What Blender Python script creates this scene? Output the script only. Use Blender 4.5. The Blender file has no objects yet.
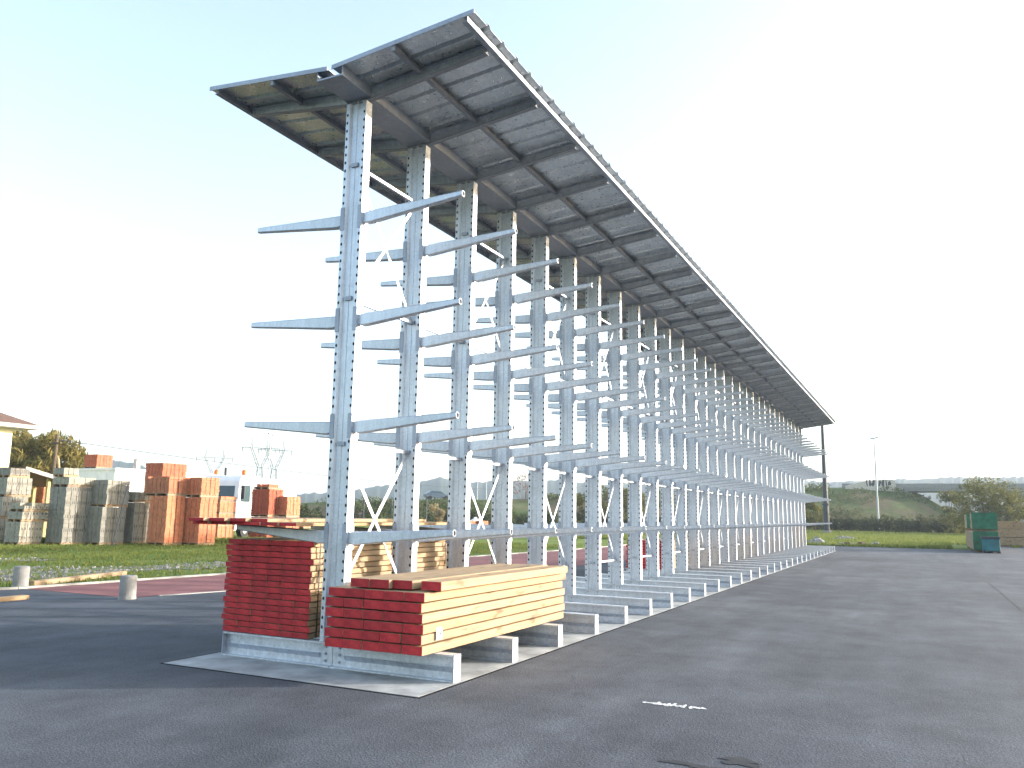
import bpy, bmesh, math, random
from mathutils import Vector, Matrix
random.seed(7)
R = math.radians
sc = bpy.context.scene
COL = sc.collection

# ------------------------------------------------------------------ camera
FPX = 815.28
CAM = Vector((-7.0111, -5.5210, 1.5840))
FW = Vector((0.88307412, 0.44192611, 0.15773844))
RT = Vector((0.44519978, -0.89529013, 0.01589776))
UP = Vector((-0.1482473, -0.05618622, 0.98735295))
cd = bpy.data.cameras.new('camera'); cam = bpy.data.objects.new('camera', cd); COL.objects.link(cam)
m = Matrix((RT, UP, -FW)).transposed().to_4x4(); m.translation = CAM
cam.matrix_world = m
cd.sensor_width = 36; cd.lens = FPX * 36 / 1024; cd.clip_end = 12000; cd.clip_start = .05
sc.camera = cam

def ray(u, v): return FW + RT * ((u - 512) / FPX) - UP * ((v - 384) / FPX)
def gp(u, v, z=0.0):
    d = ray(u, v); return CAM + d * ((z - CAM.z) / d.z)
def at(u, v, dist):
    d = ray(u, v); return CAM + d * (dist / math.hypot(d.x, d.y))

# ------------------------------------------------------------------ materials
def new_mat(name):
    m = bpy.data.materials.new(name); m.use_nodes = True
    nt = m.node_tree; b = nt.nodes['Principled BSDF']
    return m, nt, b
def N(nt, t, **k):
    n = nt.nodes.new(t)
    for a, v in k.items(): setattr(n, a, v)
    return n
def coords(nt, scale=(1, 1, 1), kind='Object'):
    tc = N(nt, 'ShaderNodeTexCoord'); mp = N(nt, 'ShaderNodeMapping')
    mp.inputs['Scale'].default_value = scale
    nt.links.new(tc.outputs[kind], mp.inputs['Vector']); return mp.outputs[0]
def noise(nt, vec, scale, detail=4, rough=.55):
    n = N(nt, 'ShaderNodeTexNoise'); n.inputs['Scale'].default_value = scale
    n.inputs['Detail'].default_value = detail; n.inputs['Roughness'].default_value = rough
    if vec is not None: nt.links.new(vec, n.inputs['Vector'])
    return n.outputs['Fac']
def ramp(nt, fac, stops):
    r = N(nt, 'ShaderNodeValToRGB'); e = r.color_ramp.elements
    while len(e) < len(stops): e.new(.5)
    for i, (p, c) in enumerate(stops):
        e[i].position = p; e[i].color = (*c, 1) if len(c) == 3 else c
    nt.links.new(fac, r.inputs['Fac']); return r.outputs['Color']
def mix(nt, fac, a, b, mode='MIX'):
    n = N(nt, 'ShaderNodeMix', data_type='RGBA', blend_type=mode)
    for sock, v in ((n.inputs[0], fac), (n.inputs[6], a), (n.inputs[7], b)):
        if hasattr(v, 'is_linked'): nt.links.new(v, sock)
        elif isinstance(v, (int, float)): sock.default_value = v
        else: sock.default_value = (*v, 1)
    return n.outputs[2]
def bump(nt, b, h, strength=.3, dist=.01):
    n = N(nt, 'ShaderNodeBump'); n.inputs['Strength'].default_value = strength; n.inputs['Distance'].default_value = dist
    nt.links.new(h, n.inputs['Height']); nt.links.new(n.outputs[0], b.inputs['Normal'])
def objrand(nt):
    return N(nt, 'ShaderNodeObjectInfo').outputs['Random']

def plain(name, c, rough=.7, metal=0, var=.15, scale=3, bmp=.0):
    m, nt, b = new_mat(name)
    v = coords(nt); f = noise(nt, v, scale, 5)
    lo = tuple(x * (1 - var) for x in c); hi = tuple(min(1, x * (1 + var)) for x in c)
    nt.links.new(ramp(nt, f, [(.3, lo), (.7, hi)]), b.inputs['Base Color'])
    b.inputs['Roughness'].default_value = rough; b.inputs['Metallic'].default_value = metal
    if bmp: bump(nt, b, noise(nt, v, scale * 8, 3), bmp)
    return m

def galv(name, c=(.56, .59, .63), metal=.62, rough=.44, dull=0):
    m, nt, b = new_mat(name)
    v = coords(nt)
    big = noise(nt, v, 1.3, 4, .6)
    vo = N(nt, 'ShaderNodeTexVoronoi'); vo.inputs['Scale'].default_value = 38; nt.links.new(v, vo.inputs['Vector'])
    sp = N(nt, 'ShaderNodeSeparateColor'); nt.links.new(vo.outputs['Color'], sp.inputs[0])
    base = ramp(nt, big, [(.25, tuple(x * .78 for x in c)), (.5, c), (.78, tuple(min(1, x * 1.18) for x in c))])
    grain = ramp(nt, sp.outputs[0], [(0, (.84, .85, .87)), (1, (1.08, 1.08, 1.08))])
    v2 = coords(nt, (5, 5, .6)); st = ramp(nt, noise(nt, v2, 3, 6, .7), [(.35, (.86, .87, .9)), (.6, (1.04, 1.04, 1.04))])
    c1 = mix(nt, 1.0, base, grain, 'MULTIPLY'); c1 = mix(nt, .8, c1, st, 'MULTIPLY')
    nt.links.new(c1, b.inputs['Base Color']); b.inputs['Metallic'].default_value = metal
    rr = N(nt, 'ShaderNodeMapRange'); rr.inputs[3].default_value = rough - .08; rr.inputs[4].default_value = rough + .16
    nt.links.new(sp.outputs[0], rr.inputs[0]); nt.links.new(rr.outputs[0], b.inputs['Roughness'])
    return m

M = {}
M['galv'] = galv('galvanised_steel')
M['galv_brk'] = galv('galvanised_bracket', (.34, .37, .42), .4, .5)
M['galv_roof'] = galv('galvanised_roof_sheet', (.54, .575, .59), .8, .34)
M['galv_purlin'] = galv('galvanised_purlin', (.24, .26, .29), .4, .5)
M['hole'] = plain('dark_hole', (.012, .014, .018), .9)

def wood(name, c, dark, sc_=1.0):
    m, nt, b = new_mat(name)
    v = coords(nt, (.7, 9, 9)); r = objrand(nt)
    ad = N(nt, 'ShaderNodeVectorMath', operation='ADD'); cx = N(nt, 'ShaderNodeCombineXYZ')
    ml = N(nt, 'ShaderNodeMath', operation='MULTIPLY'); ml.inputs[1].default_value = 57
    nt.links.new(r, ml.inputs[0]); nt.links.new(ml.outputs[0], cx.inputs[0]); nt.links.new(ml.outputs[0], cx.inputs[2])
    nt.links.new(v, ad.inputs[0]); nt.links.new(cx.outputs[0], ad.inputs[1])
    g = noise(nt, ad.outputs[0], 2.2, 6, .65)
    col = ramp(nt, g, [(.25, dark), (.48, c), (.75, tuple(min(1, x * 1.18) for x in c))])
    v2 = coords(nt, (2.2, 7, 7)); ad2 = N(nt, 'ShaderNodeVectorMath', operation='ADD')
    nt.links.new(v2, ad2.inputs[0]); nt.links.new(cx.outputs[0], ad2.inputs[1])
    kn = noise(nt, ad2.outputs[0], 1.1, 2, .4)
    col = mix(nt, ramp(nt, kn, [(.60, (0, 0, 0)), (.70, (.8, .8, .8))]), col, tuple(x * .55 for x in dark))
    tone = ramp(nt, r, [(0, (.74, .74, .72)), (.5, (1, .98, .95)), (1, (.98, .86, .72))])
    col = mix(nt, 1.0, col, tone, 'MULTIPLY')
    nt.links.new(col, b.inputs['Base Color']); b.inputs['Roughness'].default_value = .75
    bump(nt, b, g, .25, .004)
    return m
M['wood'] = wood('sawn_softwood', (.37, .27, .165), (.20, .125, .07))
M['wood_old'] = wood('weathered_wood', (.34, .25, .165), (.22, .15, .10))
def redpaint():
    m, nt, b = new_mat('red_end_paint')
    v = coords(nt); f = noise(nt, v, 14, 5, .7)
    c = ramp(nt, f, [(.28, (.16, .006, .010)), (.45, (.38, .014, .020)), (.7, (.50, .028, .030))])
    t = ramp(nt, objrand(nt), [(0, (.78, .78, .78)), (1, (1.12, 1.12, 1.12))])
    nt.links.new(mix(nt, 1.0, c, t, 'MULTIPLY'), b.inputs['Base Color']); b.inputs['Roughness'].default_value = .75
    bump(nt, b, noise(nt, v, 60, 3), .3, .003); return m
M['red'] = redpaint()
M['strap'] = plain('strap_black', (.02, .02, .022), .5)
M['paper'] = plain('white_paper', (.82, .84, .86), .6, var=.03)
M['ink'] = plain('dark_ink', (.02, .025, .04), .6)
M['concrete'] = plain('concrete', (.25, .245, .235), .85, var=.25, scale=6, bmp=.3)
M['concrete_pale'] = plain('pale_concrete', (.42, .40, .36), .85, var=.2, scale=5)
M['steel_dark'] = plain('dark_steel', (.045, .05, .06), .5, .3)
M['steel_grey'] = plain('grey_painted_steel', (.38, .41, .44), .5, .3)
M['white'] = plain('white_paint', (.80, .81, .82), .45, var=.06)
M['glass'] = plain('dark_glass', (.05, .08, .09), .12, var=.1)
M['rubber'] = plain('rubber', (.025, .025, .025), .85)
M['orange_plastic'] = plain('orange_beacon', (.75, .16, .04), .4)
M['green_wrap'] = plain('green_wrap', (.008, .115, .055), .45, var=.35, scale=4, bmp=.4)
M['teal'] = plain('teal_plastic', (.015, .13, .15), .5, var=.3)
M['house_wall'] = plain('cream_render', (.70, .72, .52), .9, var=.05)
M['roof_tile'] = plain('brown_tile', (.13, .075, .055), .85, var=.3, scale=8, bmp=.4)
M['shed_wood'] = plain('shed_timber', (.42, .34, .16), .8, var=.2)
M['bark'] = plain('bark', (.10, .075, .05), .95, var=.4, scale=9, bmp=.5)

def brick(name, c, var=.22):
    m, nt, b = new_mat(name)
    v = coords(nt); f = noise(nt, v, 7, 4, .7)
    col = ramp(nt, f, [(.3, tuple(x * (1 - var) for x in c)), (.65, tuple(x * (1 + var) for x in c))])
    vo = N(nt, 'ShaderNodeTexVoronoi'); vo.inputs['Scale'].default_value = 3.2; nt.links.new(v, vo.inputs['Vector'])
    t = ramp(nt, N(nt, 'ShaderNodeSeparateColor').outputs[0] if False else vo.outputs['Distance'], [(0, (.82, .82, .82)), (.6, (1.1, 1.1, 1.1))])
    col = mix(nt, .8, col, t, 'MULTIPLY'); col = mix(nt, 1.0, col, ramp(nt, objrand(nt), [(0, (.72, .72, .74)), (.5, (.95, .95, .95)), (1, (1.12, 1.08, 1.02))]), 'MULTIPLY')
    nt.links.new(col, b.inputs['Base Color']); b.inputs['Roughness'].default_value = .9
    bump(nt, b, f, .3, .01); return m
M['brick'] = brick('orange_clay', (.50, .19, .10))
M['brick_red'] = brick('red_clay', (.42, .12, .065))
M['block'] = brick('grey_cement', (.27, .255, .215), .2)
M['block_dark'] = plain('block_cavity', (.10, .095, .085), .95)

def asphalt():
    m, nt, b = new_mat('asphalt')
    v = coords(nt)
    big = noise(nt, v, .16, 5, .6)
    c = ramp(nt, big, [(.30, (.043, .048, .060)), (.5, (.060, .067, .080)), (.70, (.082, .089, .103))])
    vs = coords(nt, (.22, 1.6, 1)); stx = noise(nt, vs, .7, 6, .62)          # worn traffic streaks along the yard
    c = mix(nt, .9, c, ramp(nt, stx, [(.34, (.78, .79, .80)), (.52, (1, 1, 1)), (.68, (1.22, 1.22, 1.22))]), 'MULTIPLY')
    vb = N(nt, 'ShaderNodeMapping'); vb.inputs['Rotation'].default_value = (0, 0, R(38)); vb.inputs['Scale'].default_value = (.3, 2.6, 1)
    tc = N(nt, 'ShaderNodeTexCoord'); nt.links.new(tc.outputs['Object'], vb.inputs[0])
    c = mix(nt, .45, c, ramp(nt, noise(nt, vb.outputs[0], .6, 6, .65), [(.36, (.72, .73, .76)), (.55, (1, 1, 1)), (.72, (1.3, 1.3, 1.28))]), 'MULTIPLY')
    mott = noise(nt, v, 1.1, 8, .72)
    c = mix(nt, .9, c, ramp(nt, mott, [(.34, (.66, .66, .67)), (.5, (1, 1, 1)), (.66, (1.34, 1.34, 1.33))]), 'MULTIPLY')
    fine = noise(nt, v, 48, 4, .8)
    c = mix(nt, .9, c, ramp(nt, fine, [(.36, (.55, .55, .56)), (.5, (1, 1, 1)), (.64, (1.6, 1.6, 1.58))]), 'MULTIPLY')
    vc = N(nt, 'ShaderNodeTexVoronoi'); vc.feature = 'DISTANCE_TO_EDGE'; vc.inputs['Scale'].default_value = .16
    wv = N(nt, 'ShaderNodeVectorMath', operation='ADD'); nn = N(nt, 'ShaderNodeTexNoise'); nn.inputs['Scale'].default_value = .8; nn.inputs['Detail'].default_value = 5
    nt.links.new(v, nn.inputs['Vector']); nt.links.new(v, wv.inputs[0]); nt.links.new(nn.outputs['Color'], wv.inputs[1]); nt.links.new(wv.outputs[0], vc.inputs['Vector'])
    cr = ramp(nt, vc.outputs['Distance'], [(0, (.22, .22, .22)), (.003, (0, 0, 0))])
    c = mix(nt, cr, c, (.022, .023, .026))
    nt.links.new(c, b.inputs['Base Color']); b.inputs['Roughness'].default_value = .82
    b.inputs['Specular IOR Level'].default_value = .35
    vo = N(nt, 'ShaderNodeTexVoronoi'); vo.inputs['Scale'].default_value = 70; nt.links.new(v, vo.inputs['Vector'])
    bump(nt, b, vo.outputs['Distance'], .45, .006); return m
M['asphalt'] = asphalt()
M['asphalt_new'] = plain('darker_asphalt', (.045, .046, .05), .85, var=.3, scale=2, bmp=.4)
M['tar'] = plain('tar_band', (.022, .023, .026), 1.0, var=.3, scale=1.5, bmp=.3); M['tar'].node_tree.nodes['Principled BSDF'].inputs['Specular IOR Level'].default_value = .05
M['red_tarmac'] = plain('red_tarmac', (.22, .075, .07), .9, var=.25, scale=1.2, bmp=.3)
M['slab'] = plain('slab_concrete', (.31, .325, .325), .85, var=.4, scale=2.6, bmp=.2)
M['paintmark'] = plain('worn_white_paint', (.7, .7, .7), .8, var=.2, scale=30)
M['stain'] = plain('oil_stain', (.02, .02, .022), .6)

def grassmat(name, a, b_, c_, s=.35, soil=(.30, .26, .19), soilpos=(.62, .72)):
    m, nt, b = new_mat(name)
    v = coords(nt); f = noise(nt, v, s, 6, .65); f2 = noise(nt, v, s * 14, 5, .7); f3 = noise(nt, v, s * .45, 5, .6)
    c = ramp(nt, f, [(.3, a), (.5, b_), (.7, c_)])
    c = mix(nt, .8, c, ramp(nt, f2, [(.3, (.6, .6, .6)), (.7, (1.35, 1.35, 1.35))]), 'MULTIPLY')
    c = mix(nt, ramp(nt, f3, [(soilpos[0], (0, 0, 0)), (soilpos[1], (1, 1, 1))]), c, soil)
    nt.links.new(c, b.inputs['Base Color']); b.inputs['Roughness'].default_value = .95
    b.inputs['Specular IOR Level'].default_value = .1
    bump(nt, b, f2, .8, .06); return m
M['grass'] = grassmat('meadow_grass', (.085, .13, .028), (.13, .18, .038), (.21, .21, .07))
M['bank'] = grassmat('rough_bank_grass', (.045, .08, .022), (.075, .105, .035), (.13, .11, .06), s=.06, soil=(.11, .082, .055), soilpos=(.47, .56))
def gravelmat():
    m, nt, b = new_mat('pale_gravel')
    v = coords(nt); vo = N(nt, 'ShaderNodeTexVoronoi'); vo.inputs['Scale'].default_value = 9; nt.links.new(v, vo.inputs['Vector'])
    sp = N(nt, 'ShaderNodeSeparateColor'); nt.links.new(vo.outputs['Color'], sp.inputs[0])
    c = ramp(nt, sp.outputs[0], [(0, (.12, .10, .085)), (.5, (.22, .19, .155)), (1, (.36, .32, .27))])
    c = mix(nt, ramp(nt, noise(nt, v, .9, 5, .7), [(.44, (0, 0, 0)), (.54, (1, 1, 1))]), c, (.12, .16, .04))
    nt.links.new(c, b.inputs['Base Color']); b.inputs['Roughness'].default_value = .95
    bump(nt, b, vo.outputs['Distance'], .8, .05); return m
M['gravel'] = gravelmat()
def leafmat(name, a, b_):
    m, nt, b = new_mat(name)
    v = coords(nt); f = noise(nt, v, .9, 4, .7); f2 = noise(nt, v, 9, 2, .6)
    c = ramp(nt, f, [(.32, a), (.66, b_)])
    c = mix(nt, .7, c, ramp(nt, f2, [(.3, (.6, .6, .6)), (.7, (1.4, 1.4, 1.4))]), 'MULTIPLY')
    nt.links.new(c, b.inputs['Base Color']); b.inputs['Roughness'].default_value = .8
    b.inputs['Specular IOR Level'].default_value = .15
    b.inputs['Transmission Weight'].default_value = 0
    # thin leaves let some sun through
    tr = N(nt, 'ShaderNodeBsdfTranslucent'); nt.links.new(c, tr.inputs[0]); mx = N(nt, 'ShaderNodeMixShader'); mx.inputs[0].default_value = .35
    out = nt.nodes['Material Output']
    nt.links.new(b.outputs[0], mx.inputs[1]); nt.links.new(tr.outputs[0], mx.inputs[2]); nt.links.new(mx.outputs[0], out.inputs[0])
    return m
M['leaf_willow'] = leafmat('willow_leaves', (.10, .10, .03), (.26, .20, .06))
M['leaf_dark'] = leafmat('dark_leaves', (.035, .055, .02), (.08, .10, .035))
M['leaf_bush'] = leafmat('autumn_bush_leaves', (.06, .085, .025), (.22, .19, .055))
M['leaf_hedge'] = leafmat('hedge_leaves', (.05, .06, .03), (.11, .11, .05))
M['leaf_bank'] = leafmat('bank_scrub_leaves', (.045, .08, .025), (.12, .12, .05))
M['leaf_rust'] = leafmat('reddish_leaves', (.20, .08, .05), (.28, .13, .07))
M['plume'] = leafmat('dry_plumes', (.35, .27, .15), (.5, .40, .24))
M['blade'] = leafmat('grass_blades', (.12, .17, .035), (.26, .27, .08))
M['hills'] = grassmat('wooded_hills', (.02, .035, .03), (.03, .045, .035), (.045, .055, .04), s=.02, soilpos=(.9, .95))

# ------------------------------------------------------------------ mesh helper
class MB:
    def __init__(s): s.v = []; s.f = []; s.m = []
    def quadbox(s, c8, mi=0, fm=None):
        o = len(s.v); s.v += [tuple(p) for p in c8]
        fs = [(0, 3, 2, 1), (4, 5, 6, 7), (0, 1, 5, 4), (1, 2, 6, 5), (2, 3, 7, 6), (3, 0, 4, 7)]   # -z +z -y +x +y -x
        for i, f in enumerate(fs):
            s.f.append(tuple(o + k for k in f)); s.m.append(fm.get(i, mi) if fm else mi)
        return s
    def box(s, x0, x1, y0, y1, z0, z1, mi=0, fm=None):
        return s.quadbox([(x0, y0, z0), (x1, y0, z0), (x1, y1, z0), (x0, y1, z0), (x0, y0, z1), (x1, y0, z1), (x1, y1, z1), (x0, y1, z1)], mi, fm)
    def rbox(s, c, sx, sy, sz, rz, mi=0):
        ca, sa = math.cos(rz), math.sin(rz); p = []
        for z in (0, sz):
            for x, y in ((-sx, -sy), (sx, -sy), (sx, sy), (-sx, sy)):
                x /= 2; y /= 2
                p.append((c[0] + x * ca - y * sa, c[1] + x * sa + y * ca, c[2] + z))
        return s.quadbox(p, mi)
    def tube(s, a, b, r0, r1=None, n=8, mi=0, caps=True):
        a = Vector(a); b = Vector(b); r1 = r0 if r1 is None else r1
        d = (b - a).normalized(); t = Vector((0, 0, 1)) if abs(d.z) < .9 else Vector((1, 0, 0))
        x = d.cross(t).normalized(); y = d.cross(x); o = len(s.v)
        for p, r in ((a, r0), (b, r1)):
            for i in range(n):
                an = 2 * math.pi * i / n; s.v.append(tuple(p + x * (r * math.cos(an)) + y * (r * math.sin(an))))
        for i in range(n):
            j = (i + 1) % n; s.f.append((o + i, o + n + i, o + n + j, o + j)); s.m.append(mi)
        if caps:
            s.f.append(tuple(o + i for i in range(n))); s.m.append(mi)
            s.f.append(tuple(o + n + i for i in reversed(range(n)))); s.m.append(mi)
        return s
    def poly(s, pts, mi=0):
        o = len(s.v); s.v += [tuple(p) for p in pts]; s.f.append(tuple(range(o, o + len(pts)))); s.m.append(mi); return s
    def lathe(s, prof, n=20, c=(0, 0), mi=0):
        o = len(s.v)
        for r, z in prof:
            for i in range(n):
                a = 2 * math.pi * i / n; s.v.append((c[0] + r * math.cos(a), c[1] + r * math.sin(a), z))
        for k in range(len(prof) - 1):
            for i in range(n):
                j = (i + 1) % n; s.f.append((o + k * n + i, o + k * n + j, o + (k + 1) * n + j, o + (k + 1) * n + i)); s.m.append(mi)
        s.f.append(tuple(o + i for i in reversed(range(n)))); s.m.append(mi)
        s.f.append(tuple(o + (len(prof) - 1) * n + i for i in range(n))); s.m.append(mi)
        return s
    def mesh(s, name, mats):
        me = bpy.data.meshes.new(name); me.from_pydata(s.v, [], s.f)
        for q in (mats if isinstance(mats, (list, tuple)) else [mats]): me.materials.append(M[q] if isinstance(q, str) else q)
        me.polygons.foreach_set('material_index', s.m); me.update(); return me
    def build(s, name, mats, parent=None, loc=(0, 0, 0), rz=0, smooth=False, bevel=0):
        me = s.mesh(name, mats)
        if smooth: me.polygons.foreach_set('use_smooth', [True] * len(me.polygons))
        return link(name, me, parent, loc, rz, bevel)
def bevel_mesh(me, w):
    bm = bmesh.new(); bm.from_mesh(me)
    bmesh.ops.bevel(bm, geom=bm.edges[:], offset=w, segments=1, affect='EDGES'); bm.to_mesh(me); bm.free()
def link(name, me, parent=None, loc=(0, 0, 0), rz=0, bevel=0):
    if bevel: bevel_mesh(me, bevel)
    o = bpy.data.objects.new(name, me); COL.objects.link(o); o.location = loc; o.rotation_euler = (0, 0, rz)
    if parent: o.parent = parent
    return o
def tag(o, label, cat, group=None, kind=None):
    o['label'] = label; o['category'] = cat
    if group: o['group'] = group
    if kind: o['kind'] = kind
    return o
def thing(name, label, cat, loc=(0, 0, 0), rz=0, group=None):
    return tag(link(name, None, None, loc, rz), label, cat, group)
def struct(o, label=None, cat=None):
    o['kind'] = 'structure'
    if label: o['label'] = label
    if cat: o['category'] = cat
    return o
def copy_tree(o, parent=None):
    c = o.copy(); COL.objects.link(c); c.parent = parent
    for ch in o.children: copy_tree(ch, c)
    return c

# ------------------------------------------------------------------ ground
def sheet(name, pts, z, mat, label, cat, sub=0):
    b = MB(); b.poly([(x, y, z) for x, y in pts]); o = b.build(name, mat); return struct(o, label, cat)
b = MB(); S = 4500
b.poly([(-S, -S, -.022), (S, -S, -.022), (S, S, -.022), (-S, S, -.022)])
struct(b.build('ground', 'grass'), 'rough green meadow around the timber yard', 'ground')
far_r = gp(1024, 548)
yard = [(-40, -70), (70, -70), (66, -14), (60, -10.5), (47, -8.2), (46.4, -4.2), (46.6, -.6), (46.2, 3.4), (33, 4.0), (18.4, 4.2), (5.07, 6.85), (3.4, 7.25), (3.35, 10.2), (-3, 12.5), (-14, 19), (-40, 30)]
sheet('asphalt_yard', yard, 0, 'asphalt', 'wide grey asphalt yard with faint wear streaks', 'yard')
sheet('red_path', [(3.36, 7.27), (5.07, 6.87), (18.4, 4.22), (33, 4.02), (46, 3.42), (46, 9.3), (28.6, 9.0), (19.8, 9.45), (8.1, 9.95), (3.36, 10.2)], .004, 'red_tarmac', 'dull red tarmac path running behind the rack', 'path')
def kerbline(name, pts, w, h, mat, label):
    b = MB()
    for (x0, y0), (x1, y1) in zip(pts, pts[1:]):
        L = math.hypot(x1 - x0, y1 - y0); a = math.atan2(y1 - y0, x1 - x0)
        b.rbox(((x0 + x1) / 2, (y0 + y1) / 2, -.05), L, w, h + .05, a)
    return struct(b.build(name, mat), label, 'kerb')
kerbline('kerb', [(-3, 12.6), (3.3, 10.32), (8.1, 10.07), (19.8, 9.57), (28.6, 9.12), (46, 9.4)],   .09, .035, 'concrete_pale', 'thin pale concrete kerb between red path and grass')
kerbline('kerb', [(3.9, 7.12), (5.07, 6.86), (8.5, 6.17)], .08, .012, 'concrete_pale', 'thin flush pale strip on near edge of red path')
def blob(cx, cy, rx, ry, n=28, j=.25, rz=0):
    ph = [random.uniform(0, 6.28) for _ in range(4)]; out = []
    for i in range(n):
        a = 2 * math.pi * i / n; r = 1 + j * (.5 * math.sin(2 * a + ph[0]) + .3 * math.sin(5 * a + ph[1]) + .25 * math.sin(9 * a + ph[2]))
        x, y = rx * r * math.cos(a), ry * r * math.sin(a)
        out.append((cx + x * math.cos(rz) - y * math.sin(rz), cy + x * math.sin(rz) + y * math.cos(rz)))
    return out
sheet('gravel_patch', blob(3.6, 14.2, 5.0, 2.0, rz=-.12), -.016, 'gravel', 'pale gravel patch near the left bollard', 'gravel')
sheet('gravel_patch', blob(11.0, 13.0, 4.0, 1.1, rz=-.1), -.011, 'gravel', 'stony bare strip in the grass beside the red path', 'gravel')
sheet('gravel_patch', blob(6.0, 19.4, 3.6, .9, rz=-.3), -.006, 'gravel', 'bare stony strip in front of the grey block stacks', 'gravel')
sheet('gravel_patch', blob(62, -3.2, 8.5, .9, rz=.05), -.016, 'gravel', 'bare stony strip in the far right meadow', 'gravel')
# far pale service road beyond the meadow
sheet('service_road', [(10, 96), (60, 66), (112, 30), (150, 6), (153, 9), (116, 35), (62, 71), (10, 102)], -.012, 'concrete_pale', 'pale service road at the foot of the bank', 'road')
# concrete slab under rack
b = MB(); b.box(-.72, 38.35, -1.51, 1.62, -.05, .004)
struct(b.build('concrete_slab', 'slab'), 'long pale concrete slab under the rack', 'slab')
b = MB()
for x0, x1, y0, y1 in ((-.75, 38.38, -1.545, -1.512), (-.75, 38.38, 1.622, 1.65), (-.755, -.722, -1.511, 1.621)): b.box(x0, x1, y0, y1, -.05, .002)
struct(b.build('slab_joint', 'tar'), 'dark joint around the concrete slab', 'joint')
# seams, worn mark, stains
def ribbon(name, pts, w, z, mat, label, cat, jit=.3):
    b = MB(); L = []; Rr = []
    for i, (x, y) in enumerate(pts):
        x0, y0 = pts[max(0, i - 1)]; x1, y1 = pts[min(len(pts) - 1, i + 1)]
        d = math.hypot(x1 - x0, y1 - y0); nx, ny = -(y1 - y0) / d, (x1 - x0) / d
        ww = w * random.uniform(1 - jit, 1 + jit) / 2
        L.append((x + nx * ww, y + ny * ww, z)); Rr.append((x - nx * ww, y - ny * ww, z))
    for i in range(len(pts) - 1): b.poly([L[i], Rr[i], Rr[i + 1], L[i + 1]])
    return struct(b.build(name, mat), label, cat)
def line(u0, v0, u1, v1, n, j=.05):
    a = gp(u0, v0); c = gp(u1, v1)
    return [(a.x + (c.x - a.x) * i / n + random.uniform(-j, j), a.y + (c.y - a.y) * i / n + random.uniform(-j, j)) for i in range(n + 1)]
ribbon('asphalt_seam', line(757, 552, 700, 592, 12) , .25, .004, 'tar', 'dark tar seam running away across the yard', 'seam')
ribbon('asphalt_seam', line(957, 556, 1022, 612, 14), .035, .004, 'asphalt_new', 'faint dark seam near right edge of the yard', 'seam')
mk = MB()
for i in range(16):
    t = i / 15; p = gp(645 + 58 * t, 702.5 + 6.5 * t); 
    w = .036 * (1 - .4 * abs(2 * t - .9)) + random.uniform(-.012, .010)
    if i == 11: continue
    mk.poly([(x, y, .004) for x, y in blob(p.x + random.uniform(-.01, .01), p.y, w * 1.3, .026, 12, .7)])
struct(mk.build('paint_mark', 'paintmark'), 'short worn white paint mark on the near asphalt', 'paint mark')
for u, v, a_, b_ in ((740, 762, .07, .16), (700, 767, .05, .22)):
    p = gp(u, v); sheet('oil_stain', blob(p.x, p.y, a_, b_, 26, .75), .004, 'stain', 'small dark stain at the bottom edge', 'stain')

# ------------------------------------------------------------------ the rack
PITCH = 1.25; NCOL = 31
rack = thing('cantilever_rack', 'long galvanised steel cantilever rack with a butterfly sheet metal roof', 'rack')
def col_mesh():
    b = MB(); z0, z1 = .257, 6.2; fx, Y = .056, .138
    prof = [(-fx, -Y), (-fx, -.088), (-.024, -.070), (-.024, -.004), (-.030, 0), (-.024, .004), (-.024, .070), (-fx, .088), (-fx, Y), (fx, Y), (fx, .088), (.024, .07), (.024, -.07), (fx, -.088), (fx, -Y)]
    o = len(b.v); n = len(prof)
    for z in (z0, z1):
        for x, y in prof: b.v.append((x, y, z))
    for i in range(n):
        j = (i + 1) % n; b.f.append((o + j, o + i, o + n + i, o + n + j)); b.m.append(0)
    b.f.append(tuple(range(n))); b.m.append(0); b.f.append(tuple(reversed(range(n, 2 * n)))); b.m.append(0)
    z = .40
    while z < 6.1:
        for sy in (-1, 1):
            for sx in (-1, 1):
                x = sx * (fx + .0015); c = (x, sy * .117, z)
                pts = [(x, c[1] + .0135 * math.cos(a), z + .020 * math.sin(a)) for a in [k * math.pi / 3 * sx * -1 for k in range(6)]]
                b.poly(pts, 1)
        z += .096
    # strut bolts / lugs on the web
    for z in (.72, 2.30, 3.9, 5.45):
        b.box(-.045, -.0245, -.045, .045, z - .022, z + .022, 2)
    return b.mesh('column', ['galv', 'hole', 'galv_brk'])
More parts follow.
